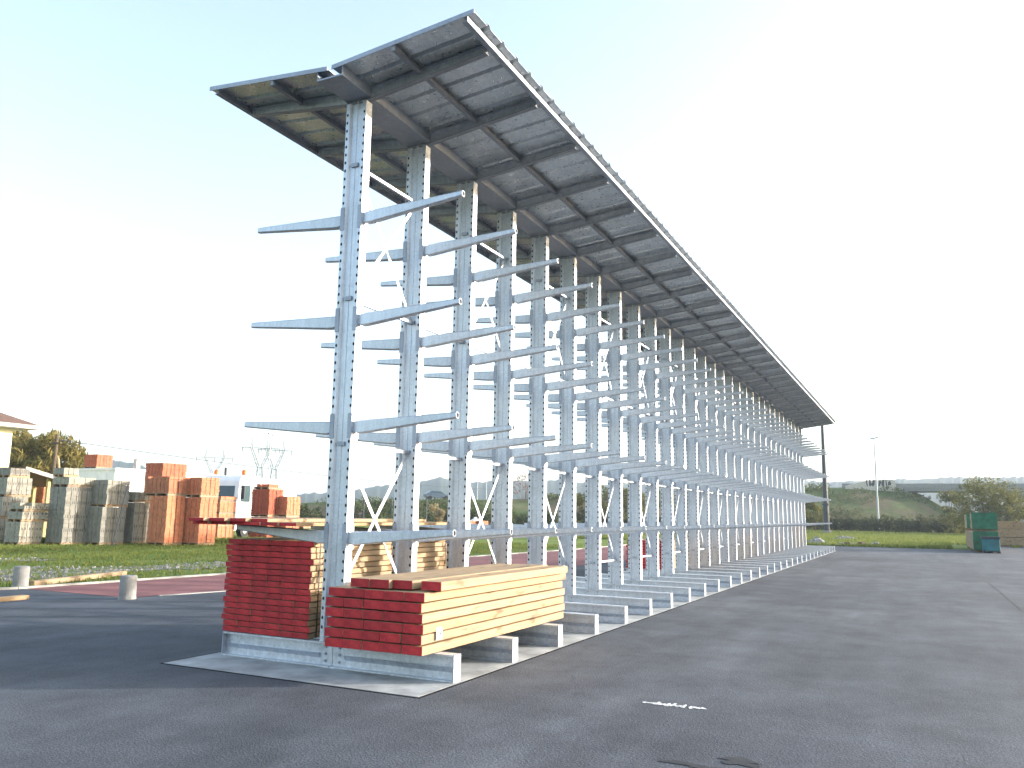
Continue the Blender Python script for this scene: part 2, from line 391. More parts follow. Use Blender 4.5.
def arm_mesh(side):
    # side=+1 left (+y), -1 right; tip centre z=0
    b = MB(); S = side
    ys, ye = S * .142, S * 1.41
    r = (-.165, -.02); t = (-.03, .03)   # bottom/top at root, tip
    def ring(y, zb, zt, w):
        c = .012
        return [(-w + c, y, zb), (w - c, y, zb), (w, y, zb + c), (w, y, zt - c), (w - c, y, zt), (-w + c, y, zt), (-w, y, zt - c), (-w, y, zb + c)]
    rings = [ring(ys, -.135, -.015, .030), ring(S * .20, -.150, -.012, .040), ring(S * .27, -.148, -.010, .040), ring(ye, -.032, .030, .028)]
    o = len(b.v)
    for rg in rings: b.v += rg
    for k in range(3):
        for i in range(8):
            j = (i + 1) % 8; q = (o + k * 8 + i, o + k * 8 + j, o + k * 8 + 8 + j, o + k * 8 + 8 + i)
            b.f.append(q if S > 0 else q[::-1]); b.m.append(0)
    b.f.append(tuple(o + i for i in (range(8) if S < 0 else reversed(range(8))))); b.m.append(0)
    # open tube mouth: rim and dark inside
    y2 = ye + S * .001
    inner = [(x * .80, y2, z * .80) for x, y, z in ring(ye, -.032, .030, .028)]
    o2 = len(b.v); b.v += inner; e = o + 24
    for i in range(8):
        j = (i + 1) % 8; q = (e + i, e + j, o2 + j, o2 + i); b.f.append(q if S > 0 else q[::-1]); b.m.append(0)
    b.f.append(tuple(o2 + i for i in (range(8) if S > 0 else reversed(range(8))))); b.m.append(1)
    # bracket gripping the column corner
    yi, yo = (.092, .146)
    a, c = (S * yi, S * yo) if S > 0 else (S * yo, S * yi)
    b.box(-.0635, -.0585, a, c, -.20, .065, 2)
    b.box(.0585, .0635, a, c, -.20, .065, 2)
    a, c = (.1395, .1475) if S > 0 else (-.1475, -.1395)
    b.box(-.0584, .0584, a, c, -.20, .065, 0)
    return b.mesh('arm', ['galv', 'hole', 'galv_brk'])
def base_mesh():
    b = MB()
    for S in (-1, 1):
        y0, y1 = (S * .004, S * 1.468); a, c = min(y0, y1), max(y0, y1)
        b.box(-.005, .005, a, c, .020, .237)
        b.box(-.068, .068, a, c, .006, .020); b.box(-.068, .068, a, c, .237, .255)
        a, c = (S * 1.4685, S * 1.4785) if S > 0 else (S * 1.4785, S * 1.4685)
        b.box(-.069, .069, a, c, .005, .257, 1)
        # slight fold line of the web
        a, c = min(S * .16, S * 1.46), max(S * .16, S * 1.46)
        b.quadbox([(-.006, a, .085), (-.0055, a, .085), (-.0055, c, .085), (-.006, c, .085), (-.036, a, .135), (-.0055, a, .135), (-.0055, c, .135), (-.036, c, .135)])
        b.quadbox([(.0055, a, .085), (.006, a, .085), (.006, c, .085), (.0055, c, .085), (.0055, a, .135), (.036, a, .135), (.036, c, .135), (.0055, c, .135)])
    for y in (-.09, .09):
        for z in (.06, .13, .20): b.tube((-.02, y, z), (-.005, y, z), .014, n=6, mi=1)
    b.box(-.075, .075, -.07, .07, .0045, .0058)
    for y in (-1.43, 1.43): b.tube((.045, y, .0201), (.045, y, .04), .012, n=6, mi=1)
    return b.mesh('base_beam', ['galv', 'galv_brk'])
def rafter_mesh(S):
    b = MB(); y0, y1 = S * .02, S * 1.655
    zb0, zt0, zb1, zt1 = 6.20, 6.345, 6.405, 6.50
    def seg(x0, x1, f0, f1, mi=0):
        a, c = (y0, y1)
        p = [(x0, a, f0[0]), (x1, a, f0[0]), (x1, c, f1[0]), (x0, c, f1[0]), (x0, a, f0[1]), (x1, a, f0[1]), (x1, c, f1[1]), (x0, c, f1[1])]
        if S < 0: p = [p[3], p[2], p[1], p[0], p[7], p[6], p[5], p[4]]
        b.quadbox(p, mi)
    seg(-.004, .004, (zb0 + .008, zt0 - .006), (zb1 + .008, zt1 - .006))
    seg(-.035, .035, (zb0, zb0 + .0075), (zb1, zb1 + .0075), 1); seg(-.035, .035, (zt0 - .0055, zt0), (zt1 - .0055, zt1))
    return b.mesh('rafter', ['galv', 'galv_purlin'])
CM, BM_ = col_mesh(), base_mesh(); AM = {1: arm_mesh(1), -1: arm_mesh(-1)}; RM = {1: rafter_mesh(1), -1: rafter_mesh(-1)}
LV = [1.393, 2.556, 3.728, 4.89]
col0 = link('column', CM, rack)
for z in LV:
    for S in (1, -1): link('arm', AM[S], col0, (0, 0, z))
base0 = link('base_beam', BM_, rack)
raf0 = [link('rafter', RM[S], rack) for S in (1, -1)]
for k in range(1, NCOL):
    for src in [col0, base0] + raf0:
        c = copy_tree(src, rack); c.location.x = k * PITCH
# bracing: struts in every bay at 2.30 and 3.90, crosses in every other bay
for k in range(NCOL - 1):
    x0, x1 = k * PITCH + .03, (k + 1) * PITCH - .03
    for z in ((2.30, 3.90) if k % 2 else (.72, 2.30, 3.90, 5.45)):
        b = MB(); b.box(x0, x1, -.017, .017, z - .017, z + .017); b.build('strut', 'galv', rack)
    if k % 2 == 0:
        for za, zc in ((.74, 2.28), (3.92, 5.43)):
            for (a, c, yy) in (((x0, za), (x1, zc), -.0065), ((x0, zc), (x1, za), .0065)):
                d = Vector((c[0] - a[0], 0, c[1] - a[1])).normalized(); nrm = Vector((-d.z, 0, d.x)) * .021
                pa, pc = Vector((a[0], 0, a[1])), Vector((c[0], 0, c[1]))
                t = .003; p = [q + nrm * w for q, w in ((pa, -1), (pc, -1), (pc, 1), (pa, 1))]
                b = MB(); b.quadbox([(v.x, yy - t, v.z) for v in p] + [(v.x, yy + t, v.z) for v in p]); b.build('diagonal_brace', 'galv', rack)
# purlins
XA, XB = -.545, 37.98
def purlin(y, zb, zt, w, mat='galv_purlin'):
    b = MB(); y0, y1 = y - w / 2, y + w / 2
    b.box(XA, XB, y0, y0 + .004, zb, zt); b.box(XA, XB, y0 + .0042, y1, zb, zb + .004); b.box(XA, XB, y0 + .0042, y1, zt - .004, zt)
    if abs(y) < .1: b.box(XA, XB, y1 - .004, y1 - .0002, zb + .0042, zt - .0042)
    b.build('purlin', mat, rack)
def zs(y): return 6.352 + .098 * abs(y)     # underside of the sheet
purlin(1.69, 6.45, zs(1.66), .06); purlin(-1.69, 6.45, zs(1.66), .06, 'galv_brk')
b = MB(); b.box(XA, XB, -.17, .17, 6.245, 6.262); b.box(XA, XB, -.17, -.165, 6.2622, zs(.17) - .002); b.box(XA, XB, .165, .17, 6.2622, zs(.17) - .002)
b.build('gutter', 'galv_brk', rack)
for S in (1, -1):
    for k in range(-1, NCOL):
        x0 = max(XA, k * PITCH + .036); x1 = min(XB, (k + 1) * PITCH - .036)
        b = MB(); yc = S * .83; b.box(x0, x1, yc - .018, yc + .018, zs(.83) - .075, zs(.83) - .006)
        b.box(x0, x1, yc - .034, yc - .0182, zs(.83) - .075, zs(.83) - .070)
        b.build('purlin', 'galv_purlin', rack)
def roof(S):
    b = MB(); xs = []; x = XA - .0
    while x < XB:
        xs += [(x, 0), (x + .265, 0), (x + .285, .038), (x + .315, .038)]; x += .335
    xs = [q for q in xs if q[0] <= XB + .1] ; ya, yb = S * .03, S * 1.80
    o = len(b.v); t = .003
    for x, h in xs:
        for y in (ya, yb): b.v += [(x, y, zs(y) + h), (x, y, zs(y) + h + t)]
    for i in range(len(xs) - 1):
        a = o + i * 4; c = a + 4
        for q in ((a, a + 2, c + 2, c), (a + 1, c + 1, c + 3, a + 3), (a, c, c + 1, a + 1), (a + 2, a + 3, c + 3, c + 2)):
            b.f.append(q if S > 0 else q[::-1]); b.m.append(0)
    a = o; b.f.append((a, a + 1, a + 3, a + 2)); b.m.append(0); a = o + 4 * (len(xs) - 1); b.f.append((a, a + 2, a + 3, a + 1)); b.m.append(0)
    return b.build('roof_sheet', 'galv_roof', rack)
roof(1); roof(-1)
# green-grey edge trim on the near gable edge
for S in (1, -1):
    b = MB(); a, c = S * .03, S * 1.80
    p = [(XA - .012, a, zs(a) - .02), (XA - .004, a, zs(a) - .02), (XA - .004, c, zs(c) - .02), (XA - .012, c, zs(c) - .02)]
    q = [(x, y, z + .05) for x, y, z in p]
    if S < 0: p, q = p[::-1], q[::-1]
    b.quadbox(p + q); b.build('edge_trim', 'galv_brk', rack)

# ------------------------------------------------------------------ timber
def board_mesh(L, W, H, bev=.004, mats=('wood', 'red')):
    b = MB(); b.box(0, L, 0, W, 0, H, 0, {5: 1}); me = b.mesh('board', list(mats)); bevel_mesh(me, bev)
    for p in me.polygons:
        if p.center.x < bev * 1.5: p.material_index = 1
    return me
ordn = ['first', 'second', 'third', 'fourth', 'fifth', 'sixth', 'seventh']
BW, BH = .228, .0975
ZB = .262
tms = [board_mesh(L, BW - .003, BH - .014, .004) for L in (3.17, 3.26, 3.24)]
bms = [board_mesh(L, BW - .003, BH - .014, .004) for L in (3.40, 3.45, 3.42)]
for r in range(6):
    for c in range(5):
        me = bms[(r * 5 + c) % 3] if c else bms[r % 2]
        o = link('board', me, None, (-.30 + random.uniform(-.008, .008), -1.26 + c * BW + random.uniform(-.006, .006) + .012 * math.sin(r * 2.1), ZB + r * BH), random.uniform(-.002, .002))
        tag(o, f'red-ended thick board, {ordn[c]} from the right, {ordn[r]} layer up in the right stack', 'board', 'thick boards stacked on the right side of the rack')
for i, (y, dx) in enumerate(((-1.36, -.16), (-1.055, -.20), (-.825, -.26), (-.595, -.27))):
    o = link('board', tms[i % 3], None, (dx + .02, y, ZB + 6 * BH), random.uniform(-.004, .004))
    tag(o, 'loose red-ended board atop the right stack, ' + ('overhanging its right side', 'left of the gap between the top boards', 'second from the left on top', 'leftmost of the top boards')[i], 'board', 'thick boards stacked on the right side of the rack')
# paper tag with a printed letter
pt = thing('paper_tag', 'small white paper tag stapled to the side of the right timber stack', 'tag', (-.06, -1.272, ZB + .115))
b = MB(); b.poly([(0, 0, 0), (.115, -.002, .004), (.118, 0, .100), (.09, 0, .105), (.085, 0, .118), (0, -.002, .115)]); b.build('paper', 'paper', pt)
fc = bpy.data.curves.new('printed_letter', 'FONT'); fc.body = 'E'; fc.size = .085; fc.extrude = .0004
fo = bpy.data.objects.new('printed_letter', fc); COL.objects.link(fo); dg = bpy.context.evaluated_depsgraph_get()
me = bpy.data.meshes.new_from_object(fo.evaluated_get(dg)); bpy.data.objects.remove(fo); me.materials.append(M['ink'])
me.transform(Matrix.Translation((.016, -.004, .035)) @ Matrix.Rotation(math.pi / 2, 4, 'X')); link('printed_letter', me, pt)
b = MB()
for i in range(5): b.box(.062 + i * .009, .065 + i * .009 + .002 * (i % 2), -.0045, -.0035, .045, .085 - .006 * (i % 3))
b.box(.018, .10, -.0045, -.0035, .022, .026); b.build('print', 'ink', pt)

def bundle(name, x, y0, z, L, nc, nr, w, h, label, straps=(.25,), jit=.02, mats=('wood', 'red'), grp='strapped timber bundles on the left side of the rack'):
    t = thing(name, label, 'timber bundle', (x, y0, z), 0, grp)
    mm = [board_mesh(L + d, w - .003, h - .008, .002, mats) for d in (0, -.02, .01)]
    for r in range(nr):
        off = random.uniform(-.02, .02)
        for c in range(nc):
            link('board', mm[(r + c * 2) % 3], t, (random.uniform(-jit, jit) * .35, c * w + off, r * h + (0.0)))
    for sx in straps:
        b = MB(); x0, x1 = sx, sx + .018; W, H = nc * w + .014, nr * h + .002
        b.box(x0, x1, -.020, -.016, -.001, H); b.box(x0, x1, W, W + .004, -.001, H); b.box(x0, x1, -.020, W + .004, H + .0002, H + .004)
        b.build('strap', 'strap', t)
    return t
bundle('timber_bundle', -.05, .30, ZB, 3.0, 6, 16, .203, .0630, 'tall strapped bundle of thin red-ended boards at the near end of the rack', (.10, 1.5, 2.7), .022)
bundle('timber_bundle', 13.6, .32, ZB, 4.0, 6, 11, .18, .066, 'red-ended board bundle halfway down the left side of the rack, seen between columns', (.6, 3.2))
bundle('timber_bundle', 19.3, .32, ZB, 4.2, 6, 13, .19, .07, 'plain board bundle beyond the small red-ended one on the left side', (.6, 3.2), mats=('wood', 'wood'))
bundle('timber_bundle', 25.4, .34, ZB, 4.2, 6, 12, .19, .07, 'plain board bundle in the far third of the left side', (.6, 3.2), mats=('wood_old', 'wood'))
bundle('timber_bundle', 32.0, .30, ZB, 5.2, 5, 16, .22, .075, 'tall pale plain board bundle at the far end of the left side', (.8, 4.2), mats=('wood', 'wood'))
# boards lying on the lowest left arms
ab = [board_mesh(L, .222, .034, .003) for L in (3.15, 3.3)]
for i in range(6):
    o = link('board', ab[i % 2], None, (-.36 + (.03, .0, -.02, .01, -.04, -.09)[i], .30 + i * .226, 1.425), random.uniform(-.004, .004))
    tag(o, 'thin red-ended board lying on the lowest left arms, ' + ordn[i] + ' from columns', 'board', 'thin boards lying on the lowest left arms')
for i in range(4):
    o = link('board', ab[i % 2], None, (-.42 + (.10, .02, -.05, -.12)[i], .70 + i * .232, 1.461), random.uniform(-.006, .006))
    tag(o, 'thin upper red-ended board on the lowest left arms, ' + ordn[i] + ' from columns', 'board', 'thin boards lying on the lowest left arms')

# ------------------------------------------------------------------ bollards, loose planks, yard bits
for (u, v, lab) in ((20, 587, 'short round concrete bollard at left edge of the yard'), (127, 599, 'short round concrete bollard on the corner of the red path')):
    p = gp(u, v); b = MB(); b.lathe([(.15, -.02), (.15, .02), (.142, .06), (.142, .385), (.132, .405), (.06, .412)], 24)
    o = b.build('concrete_bollard', 'concrete', None, (p.x, p.y, 0)); tag(o, lab, 'bollard', 'short concrete bollards')
def plank(name, p, q, w, h, mat, label, z=.0):
    L = (q - p).length; me_b = MB(); me_b.box(0, L, -w / 2, w / 2, 0, h); me = me_b.mesh('plank', mat); bevel_mesh(me, .006)
    o = link(name, me, None, (p.x, p.y, z), math.atan2(q.y - p.y, q.x - p.x)); return tag(o, label, 'plank')
plank('plank', gp(-20, 603.5), gp(26, 599), .16, .07, 'wood', 'pale plank lying on the asphalt at left edge')
pl = plank('plank', gp(31, 586), gp(124, 575), .14, .10, 'wood_old', 'long weathered plank lying in the gravel between the bollards')
st = [(841, 'white'), (847, 'brick'), (853, 'white'), (862, 'brick'), (871, 'white'), (876, 'white')]
for i, (u, mt) in enumerate(st):
    p = gp(u, 545.6); b = MB(); b.rbox((0, 0, 0), .22 + .1 * (i % 2), .35, .17 + .05 * (i % 2), .3 * i)
    o = b.build('kerb_stone', 'roof_tile' if mt == 'brick' else 'concrete', None, (p.x, p.y, 0), 0, bevel=.02)
    tag(o, ('pale' if mt != 'brick' else 'reddish') + ' stone block on the far yard edge, ' + ordn[i] + ' from the rack', 'stone', 'stone blocks on the far edge of the yard')
def rocks(name, c, r, h, n, mat, label):
    b = MB()
    for i in range(n):
        a = random.uniform(0, 6.28); q = random.random() ** .6 * r; s = random.uniform(.12, .3) * min(1, r)
        b.rbox((c.x + q * math.cos(a), c.y + q * math.sin(a), max(-.02, h * (1 - q / r) - s * .3)), s, s * .8, s * .7, a)
    b.lathe([(r * .8, -.02), (r * .5, h * .6), (.1, h * .9)], 12, (c.x, c.y))
    return tag(b.build(name, mat), label, 'rubble')
rocks('rubble_heap', gp(817, 544), .8, .42, 40, 'concrete', 'small grey rubble heap on the grass past the far end of the rack')
rocks('rubble_heap', gp(845, 539.5), 1.0, .25, 30, 'concrete', 'low grey rubble heap in the meadow right of the dark pole')

# ------------------------------------------------------------------ brick and block pallets
def load(kind, x, y, z, lx, ly, h, label, mat, bx=.25, bz=.2, missing=(), ragged=0, group='pallets of bricks and blocks'):
    """one strapped load on its pallet: near corner at x,y; lx along the rack direction, ly away to the left"""
    t = thing(kind, label, 'pallet load', (x, y, z), 0, group)
    b = MB()
    for i in range(3): b.box(.0, lx, ly * (.02 + .44 * i), ly * (.02 + .44 * i) + .09, 0, .09)
    for i in range(6): b.box(lx * i / 6 + .01, lx * i / 6 + lx / 6 - .05, 0, ly, .091, .115)
    b.build('pallet', 'wood_old', t)
    nx, ny, nz = max(1, round(lx / bx)), max(1, round(ly / bx)), max(1, round((h - .12) / bz)); dx, dy, dz = lx / nx, ly / ny, (h - .12) / nz
    b = MB(); g = .011
    if not ragged: b.box(.05, lx - .05, .05, ly - .05, .118, h - .01)
    else: b.box(.05, lx - .05, .05, ly - .05, .118, max(.125, h - .02 - (h - .12) / max(1, round((h - .12) / bz))))
    for k in range(nz):
        ox, oy = random.uniform(-.012, .012), random.uniform(-.012, .012)
        for i in range(nx):
            for j in range(ny):
                if 0 < i < nx - 1 and 0 < j < ny - 1 and k < nz - 1: continue
                if (i, j, k) in missing or (k == nz - 1 and ragged and random.random() < ragged): continue
                px, py = ox + random.uniform(-.006, .006), oy + random.uniform(-.006, .006)
                b.box(i * dx + g + px, (i + 1) * dx - g + px, j * dy + g + py, (j + 1) * dy - g + py, .116 + k * dz, .116 + (k + 1) * dz - g)
                if kind == 'block_pallet' and (k + nx) % 3 == 1 and j == 0:     # hollow blocks laid with their cavities outwards
                    cx0 = i * dx + px; y_ = g + py - .0015
                    for q in (.22, .62): b.poly([(cx0 + dx * q, y_, .116 + (k + .2) * dz), (cx0 + dx * (q + .18), y_, .116 + (k + .2) * dz), (cx0 + dx * (q + .18), y_, .116 + (k + .8) * dz), (cx0 + dx * q, y_, .116 + (k + .8) * dz)], 1)
    b.build('bricks' if kind == 'brick_pallet' else 'blocks', [mat, 'block_dark'], t)
    b = MB()
    if h > .7:
        b.box(lx * .48, lx * .48 + .02, -.022, -.016, .116, h + .02); b.build('strap', 'strap', t)
    return t
def stack(u, v, lx, ly, tiers, kind, mat, where, bx=.25, bz=.2):
    p = gp(u, v); z = 0
    names = ['bottom', 'upper', 'topmost', 'topmost']
    for i, (h, dx, dy, lx2, ly2) in enumerate(tiers):
        nm = names[i] if len(tiers) > 1 else 'single'
        load(kind, p.x + dx, p.y + dy, z, lx2 or lx, ly2 or ly, h, f'{nm} load of ' + where, mat, bx, bz, ragged=.12 if i == len(tiers) - 1 else 0); z += h
    return p
# grey stacks, left to right
stack(-3, 543, 1.15, 1.1, [(1.05, 0, 0, 0, 0), (.95, .02, 0, 0, 0), (.85, .18, .05, 0, 0), (.42, .3, .1, .9, 1.0)], 'block_pallet', 'block', 'grey hollow blocks at the far left edge')
stack(18, 545, 1.0, 1.0, [(.95, 0, 0, 0, 0), (.42, .05, .02, 1.15, 1.0), (.38, .1, .0, 1.2, 1.0)], 'block_pallet', 'block', 'mixed grey slabs, the lowest of the grey stacks', .33, .12)
stack(61, 545, 1.25, 1.1, [(2.45, 0, 0, 0, 0), (.42, .06, 0, 1.3, 1.1), (.40, .02, .3, .7, .7)], 'block_pallet', 'block', 'grey blocks second stack left of the white cabin corner')
stack(99, 545, 1.2, 1.1, [(1.62, 0, 0, 0, 0), (1.18, .14, .0, 1.15, 1.1)], 'block_pallet', 'block', 'grey blocks in the third tall grey stack from the left')
stack(131.5, 544, 1.12, 1.05, [(1.85, 0, 0, 0, 0), (.48, -.02, 0, 1.15, 1.05)], 'block_pallet', 'block', 'grey blocks just left of the orange bricks')
# orange stacks
stack(164, 545.5, 1.0, 1.15, [(2.15, 0, 0, 0, 0), (.86, .0, 0, 1.05, 1.6)], 'brick_pallet', 'brick', 'orange bricks in the leftmost orange stack', .26, .13)
stack(197.5, 545.5, 1.0, 1.15, [(2.12, 0, 0, 0, 0), (.90, -.02, 0, 1.05, 1.2)], 'brick_pallet', 'brick', 'orange bricks in the second orange stack from the left', .26, .13)
stack(217, 541, 1.1, 1.0, [(.75, 0, 0, 0, 0), (.62, .02, 0, 0, 0), (.62, .04, .0, 0, 0), (.28, .05, 0, 1.1, 1.0)], 'brick_pallet', 'brick', 'orange bricks in the narrow orange stack in front of the truck', .28, .14)
stack(266.5, 541, 1.1, 1.25, [(1.25, 0, 0, 0, 0), (1.45, 0, 0, 0, 0), (.28, .05, .1, 1.0, 1.1)], 'brick_pallet', 'brick_red', 'orange bricks in the stack left of the nearest rack column', .26, .14)
stack(285, 541, 1.05, 1.2, [(1.25, 0, 0, 0, 0), (1.1, 0, 0, 0, 0)], 'brick_pallet', 'brick', 'orange bricks in the rightmost orange stack', .26, .14)
p = at(163, 481, 46); load('brick_pallet', p.x, p.y, 0, 1.55, 1.2, 2.95, 'tall rear load of reddish bricks behind the two orange stacks', 'brick_red', .26, .14)
load('brick_pallet', p.x - .15, p.y - .1, 2.95, 1.55, 1.3, .98, 'untidy pile of reddish bricks on the highest pallet', 'brick_red', .24, .14)
for (u, v, d, lab) in ((304, 521, 78, 'small far pallet of orange bricks right of the brick stacks'), (315, 521, 80, 'second small far pallet of orange bricks beside the nearest column'),
                  (469, 525, 74, 'far pallet of orange bricks seen between second and third columns'), (481, 525, 75, 'far pallet of orange bricks seen just left of the fourth column')):
    p = at(u, v, d); p.z = 0; load('brick_pallet', p.x, p.y, 0, 1.4, 1.2, .95, lab, 'brick', .26, .14)
rocks('rubble_heap', Vector((at(475, 518, 78).x, at(475, 518, 78).y, 0)), 1.4, 1.3, 50, 'white', 'heap of white rubble behind the far orange pallets')

# ------------------------------------------------------------------ white cabin, truck, house, shed
def cabin():
    a = at(113, 500, 60)        # near corner
    t = thing('site_cabin', 'long white flat-roofed cabin behind the block stacks', 'cabin', (a.x, a.y, 0))
    L, W, H = 11.5, 4.0, 4.05
    b = MB(); b.box(0, L, 0, W, 0, H)
    for i in range(10): b.box(.02 + i * L / 10, .07 + i * L / 10, -.03, -.001, .1, H - .12)
    for i in range(5): b.box(-.03, -.001, .02 + i * W / 5, .07 + i * W / 5, .1, H - .12)
    b.build('wall', 'white', t)
    b = MB(); b.box(-.08, L + .08, -.08, W + .08, H + .001, H + .14); b.build('roof', 'white', t)
    b = MB(); b.box(2.2, 2.5, .8, 1.1, H + .141, H + .9); b.box(3.4, 3.65, .6, .85, H + .141, H + .7); b.build('chimney', 'concrete_pale', t)
    q = a + Vector((-.3, 2.2, 0))
    load('brick_pallet', a.x + .05, a.y + 2.0, H + .141, 1.2, 1.3, .95, 'small load of brown bricks on the roof of the white cabin', 'brick_red', .26, .14)
cabin()
def truck():
    a = at(236, 520, 52); rz = R(-165)
    t = thing('truck', 'white truck with orange beacons parked behind the orange brick stacks', 'truck', (a.x, a.y, 0), rz)
    # local: +x is forward, width along y; cab front
    b = MB(); o = 0
    prof = [(0, .95), (2.05, .95), (2.1, 1.9), (1.85, 3.25), (1.6, 3.55), (0, 3.6)]
    n = len(prof)
    for y in (-1.2, 1.2):
        for x, z in prof: b.v.append((x, y, z))
    b.f.append(tuple(range(n))); b.m.append(0); b.f.append(tuple(reversed(range(n, 2 * n)))); b.m.append(0)
    for i in range(n):
        j = (i + 1) % n; b.f.append((j, i, n + i, n + j)); b.m.append(0)
    b.build('cab', 'white', t, bevel=.05)
    b = MB(); b.quadbox([(2.09, -.95, 2.05), (2.12, -.95, 2.05), (2.12, .95, 2.05), (2.09, .95, 2.05), (1.90, -.9, 2.95), (1.93, -.9, 2.95), (1.93, .9, 2.95), (1.90, .9, 2.95)]); b.build('windscreen', 'glass', t)
    for s in (-1, 1):
        b = MB(); b.box(.75, 1.75, s * 1.225 - .012, s * 1.225 + .012, 2.05, 3.0); b.build('side_window', 'glass', t)
        b = MB(); b.box(1.9, 2.0, s * 1.45 - .1, s * 1.45 + .1, 2.2, 2.95); b.box(1.92, 1.98, s * 1.3 - .08, s * 1.3 + .08, 2.85, 2.9); b.build('mirror', 'steel_dark', t)
        b = MB(); b.box(2.11, 2.18, s * .9 - .18, s * .9 + .18, 1.05, 1.3); b.build('headlight', 'paper', t)
        b = MB(); b.lathe([(.03, 3.6), (.13, 3.62), (.13, 3.85), (.05, 3.92)], 12, (1.0, s * .9)); b.build('beacon', 'orange_plastic', t)
        for x in (1.1, -2.6, -3.9):
            b = MB(); b.tube((x, s * .95, .5), (x, s * 1.22, .5), .5, n=20); w = b.build('wheel', 'rubber', t)
            b = MB(); b.tube((x, s * 1.221, .5), (x, s * 1.24, .5), .27, n=14); b.build('rim', 'steel_grey', w)
    b = MB(); b.box(2.0, 2.22, -1.22, 1.22, .45, .94); b.build('bumper', 'steel_grey', t)
    b = MB(); b.box(-5.2, 1.9, -.45, .45, .6, .94); b.build('chassis', 'steel_dark', t)
    b = MB(); b.box(-5.3, -.35, -1.22, 1.22, 1.05, 3.5); b.build('box_body', 'white', t, bevel=.03)
    b = MB(); b.tube((-.18, -1.0, .95), (-.18, -1.0, 4.1), .08, n=10); b.build('exhaust', 'steel_dark', t)
truck()
def house():
    a = at(5, 500, 55)
    t = thing('house', 'cream house with brown hipped tile roof at the left edge', 'house', (a.x, a.y, 0))
    b = MB(); L, W, H = 9, 8, 6.0; b.box(-L, 0, 0, W, 0, H); b.build('wall', 'house_wall', t)
    o = 1.0; b = MB(); x0, x1, y0, y1 = -L - o, o, -o, W + o; z = H + .0
    b.box(x0, x1, y0, y1, z + .001, z + .22); b.build('eaves', 'concrete_pale', t)
    b = MB(); z2 = z + .221; r0, r1 = (x0 + 4.2, (y0 + y1) / 2, z + 2.3), (x1 - 4.2, (y0 + y1) / 2, z + 2.3)
    A, B, C, D = (x0, y0, z2), (x1, y0, z2), (x1, y1, z2), (x0, y1, z2)
    b.poly([A, B, r1, r0]); b.poly([B, C, r1]); b.poly([C, D, r0, r1]); b.poly([D, A, r0]); b.poly([D, C, B, A]); b.build('roof', 'roof_tile', t)
    for x in (-2.6, -6.2):
        for zz in (.9, 3.7):
            b = MB(); b.box(x - .6, x + .6, -.06, -.001, zz, zz + 1.4); f = b.build('window', 'white', t)
            b = MB(); b.box(x - .5, x + .5, -.075, -.061, zz + .1, zz + 1.3); b.build('pane', 'glass', f)
house()
def shed():
    a = at(30, 500, 50)
    t = thing('open_shed', 'open lean-to shed with pale fascia and timber posts behind the slab stack', 'shed', (a.x, a.y, 0))
    L, W, h0, h1 = 2.6, 3.6, 3.45, 2.7
    b = MB(); b.quadbox([(-.6, -.3, h0), (L, -.3, h1), (L, W, h1), (-.6, W, h0), (-.6, -.3, h0 + .16), (L, -.3, h1 + .16), (L, W, h1 + .16), (-.6, W, h0 + .16)]); b.build('roof', 'roof_tile', t)
    b = MB(); b.quadbox([(-.62, -.36, h0 - .02), (L + .02, -.36, h1 - .02), (L + .02, -.302, h1 - .02), (-.62, -.302, h0 - .02), (-.62, -.36, h0 + .18), (L + .02, -.36, h1 + .18), (L + .02, -.302, h1 + .18), (-.62, -.302, h0 + .18)]); b.build('fascia', 'concrete_pale', t)
    for x, y in ((-.3, 0), (.9, 0), (2.3, 0), (-.3, W - .3), (2.3, W - .3)):
        b = MB(); b.box(x, x + .16, y, y + .16, 0, h0 + (h1 - h0) * (x + .6) / (L + .6) - .01); b.build('post', 'shed_wood', t)
    b = MB(); b.box(-.6, L, W - .1, W - .02, 0, 2.6); b.build('back_wall', 'shed_wood', t)
shed()
p = at(56, 478, 56); p2 = at(45, 478, 54)
load('brick_pallet', p2.x, p2.y, 0, 1.6, 1.2, 3.35, 'tall orange tile pile behind the open shed roof', 'brick', .3, .16)

# ------------------------------------------------------------------ poles, wires, pylons, lamps
def pole(name, p, h, r0, r1, mat, label, cat='pole'):
    b = MB(); b.tube((0, 0, -.2), (0, 0, h), r0, r1, 12); o = b.build(name, mat, None, (p.x, p.y, 0)); return tag(o, label, cat)
D0 = 62
pp = at(57, 437, D0); t = thing('utility_pole', 'wooden utility pole rising from the willow trees', 'pole', (pp.x, pp.y, 0))
b = MB(); b.tube((0, 0, -.2), (0, 0, pp.z + .15), .16, .11, 10); b.build('shaft', 'bark', t)
b = MB(); b.box(-.06, .06, -.5, .5, pp.z - .45, pp.z - .35); b.build('crossarm', 'bark', t)
b = MB(); b.tube((0, 0, pp.z - .35), (0, 0, pp.z - .2), .05, .04, 8); b.build('insulator', 'steel_grey', t)
pq = at(600, 484, 230)
t = thing('utility_pole', 'far utility pole at the end of the overhead wire', 'pole', (pq.x, pq.y, 0)); b = MB(); b.tube((0, 0, -.2), (0, 0, pq.z), .16, .11, 8); b.build('shaft', 'bark', t)
def wire(a, c, sag, r, label):
    b = MB(); n = 26; P_ = []
    for i in range(n + 1):
        s = i / n; q = a.lerp(c, s); P_.append(Vector((q.x, q.y, q.z - sag * 4 * s * (1 - s))))
    for i in range(n): b.tube(P_[i], P_[i + 1], r, n=5, caps=False)
    return tag(b.build('overhead_wire', 'steel_dark'), label, 'wire')
wire(at(57, 439.5, D0), pq, 2.4, .022, 'single overhead wire sagging across behind the brick stacks')

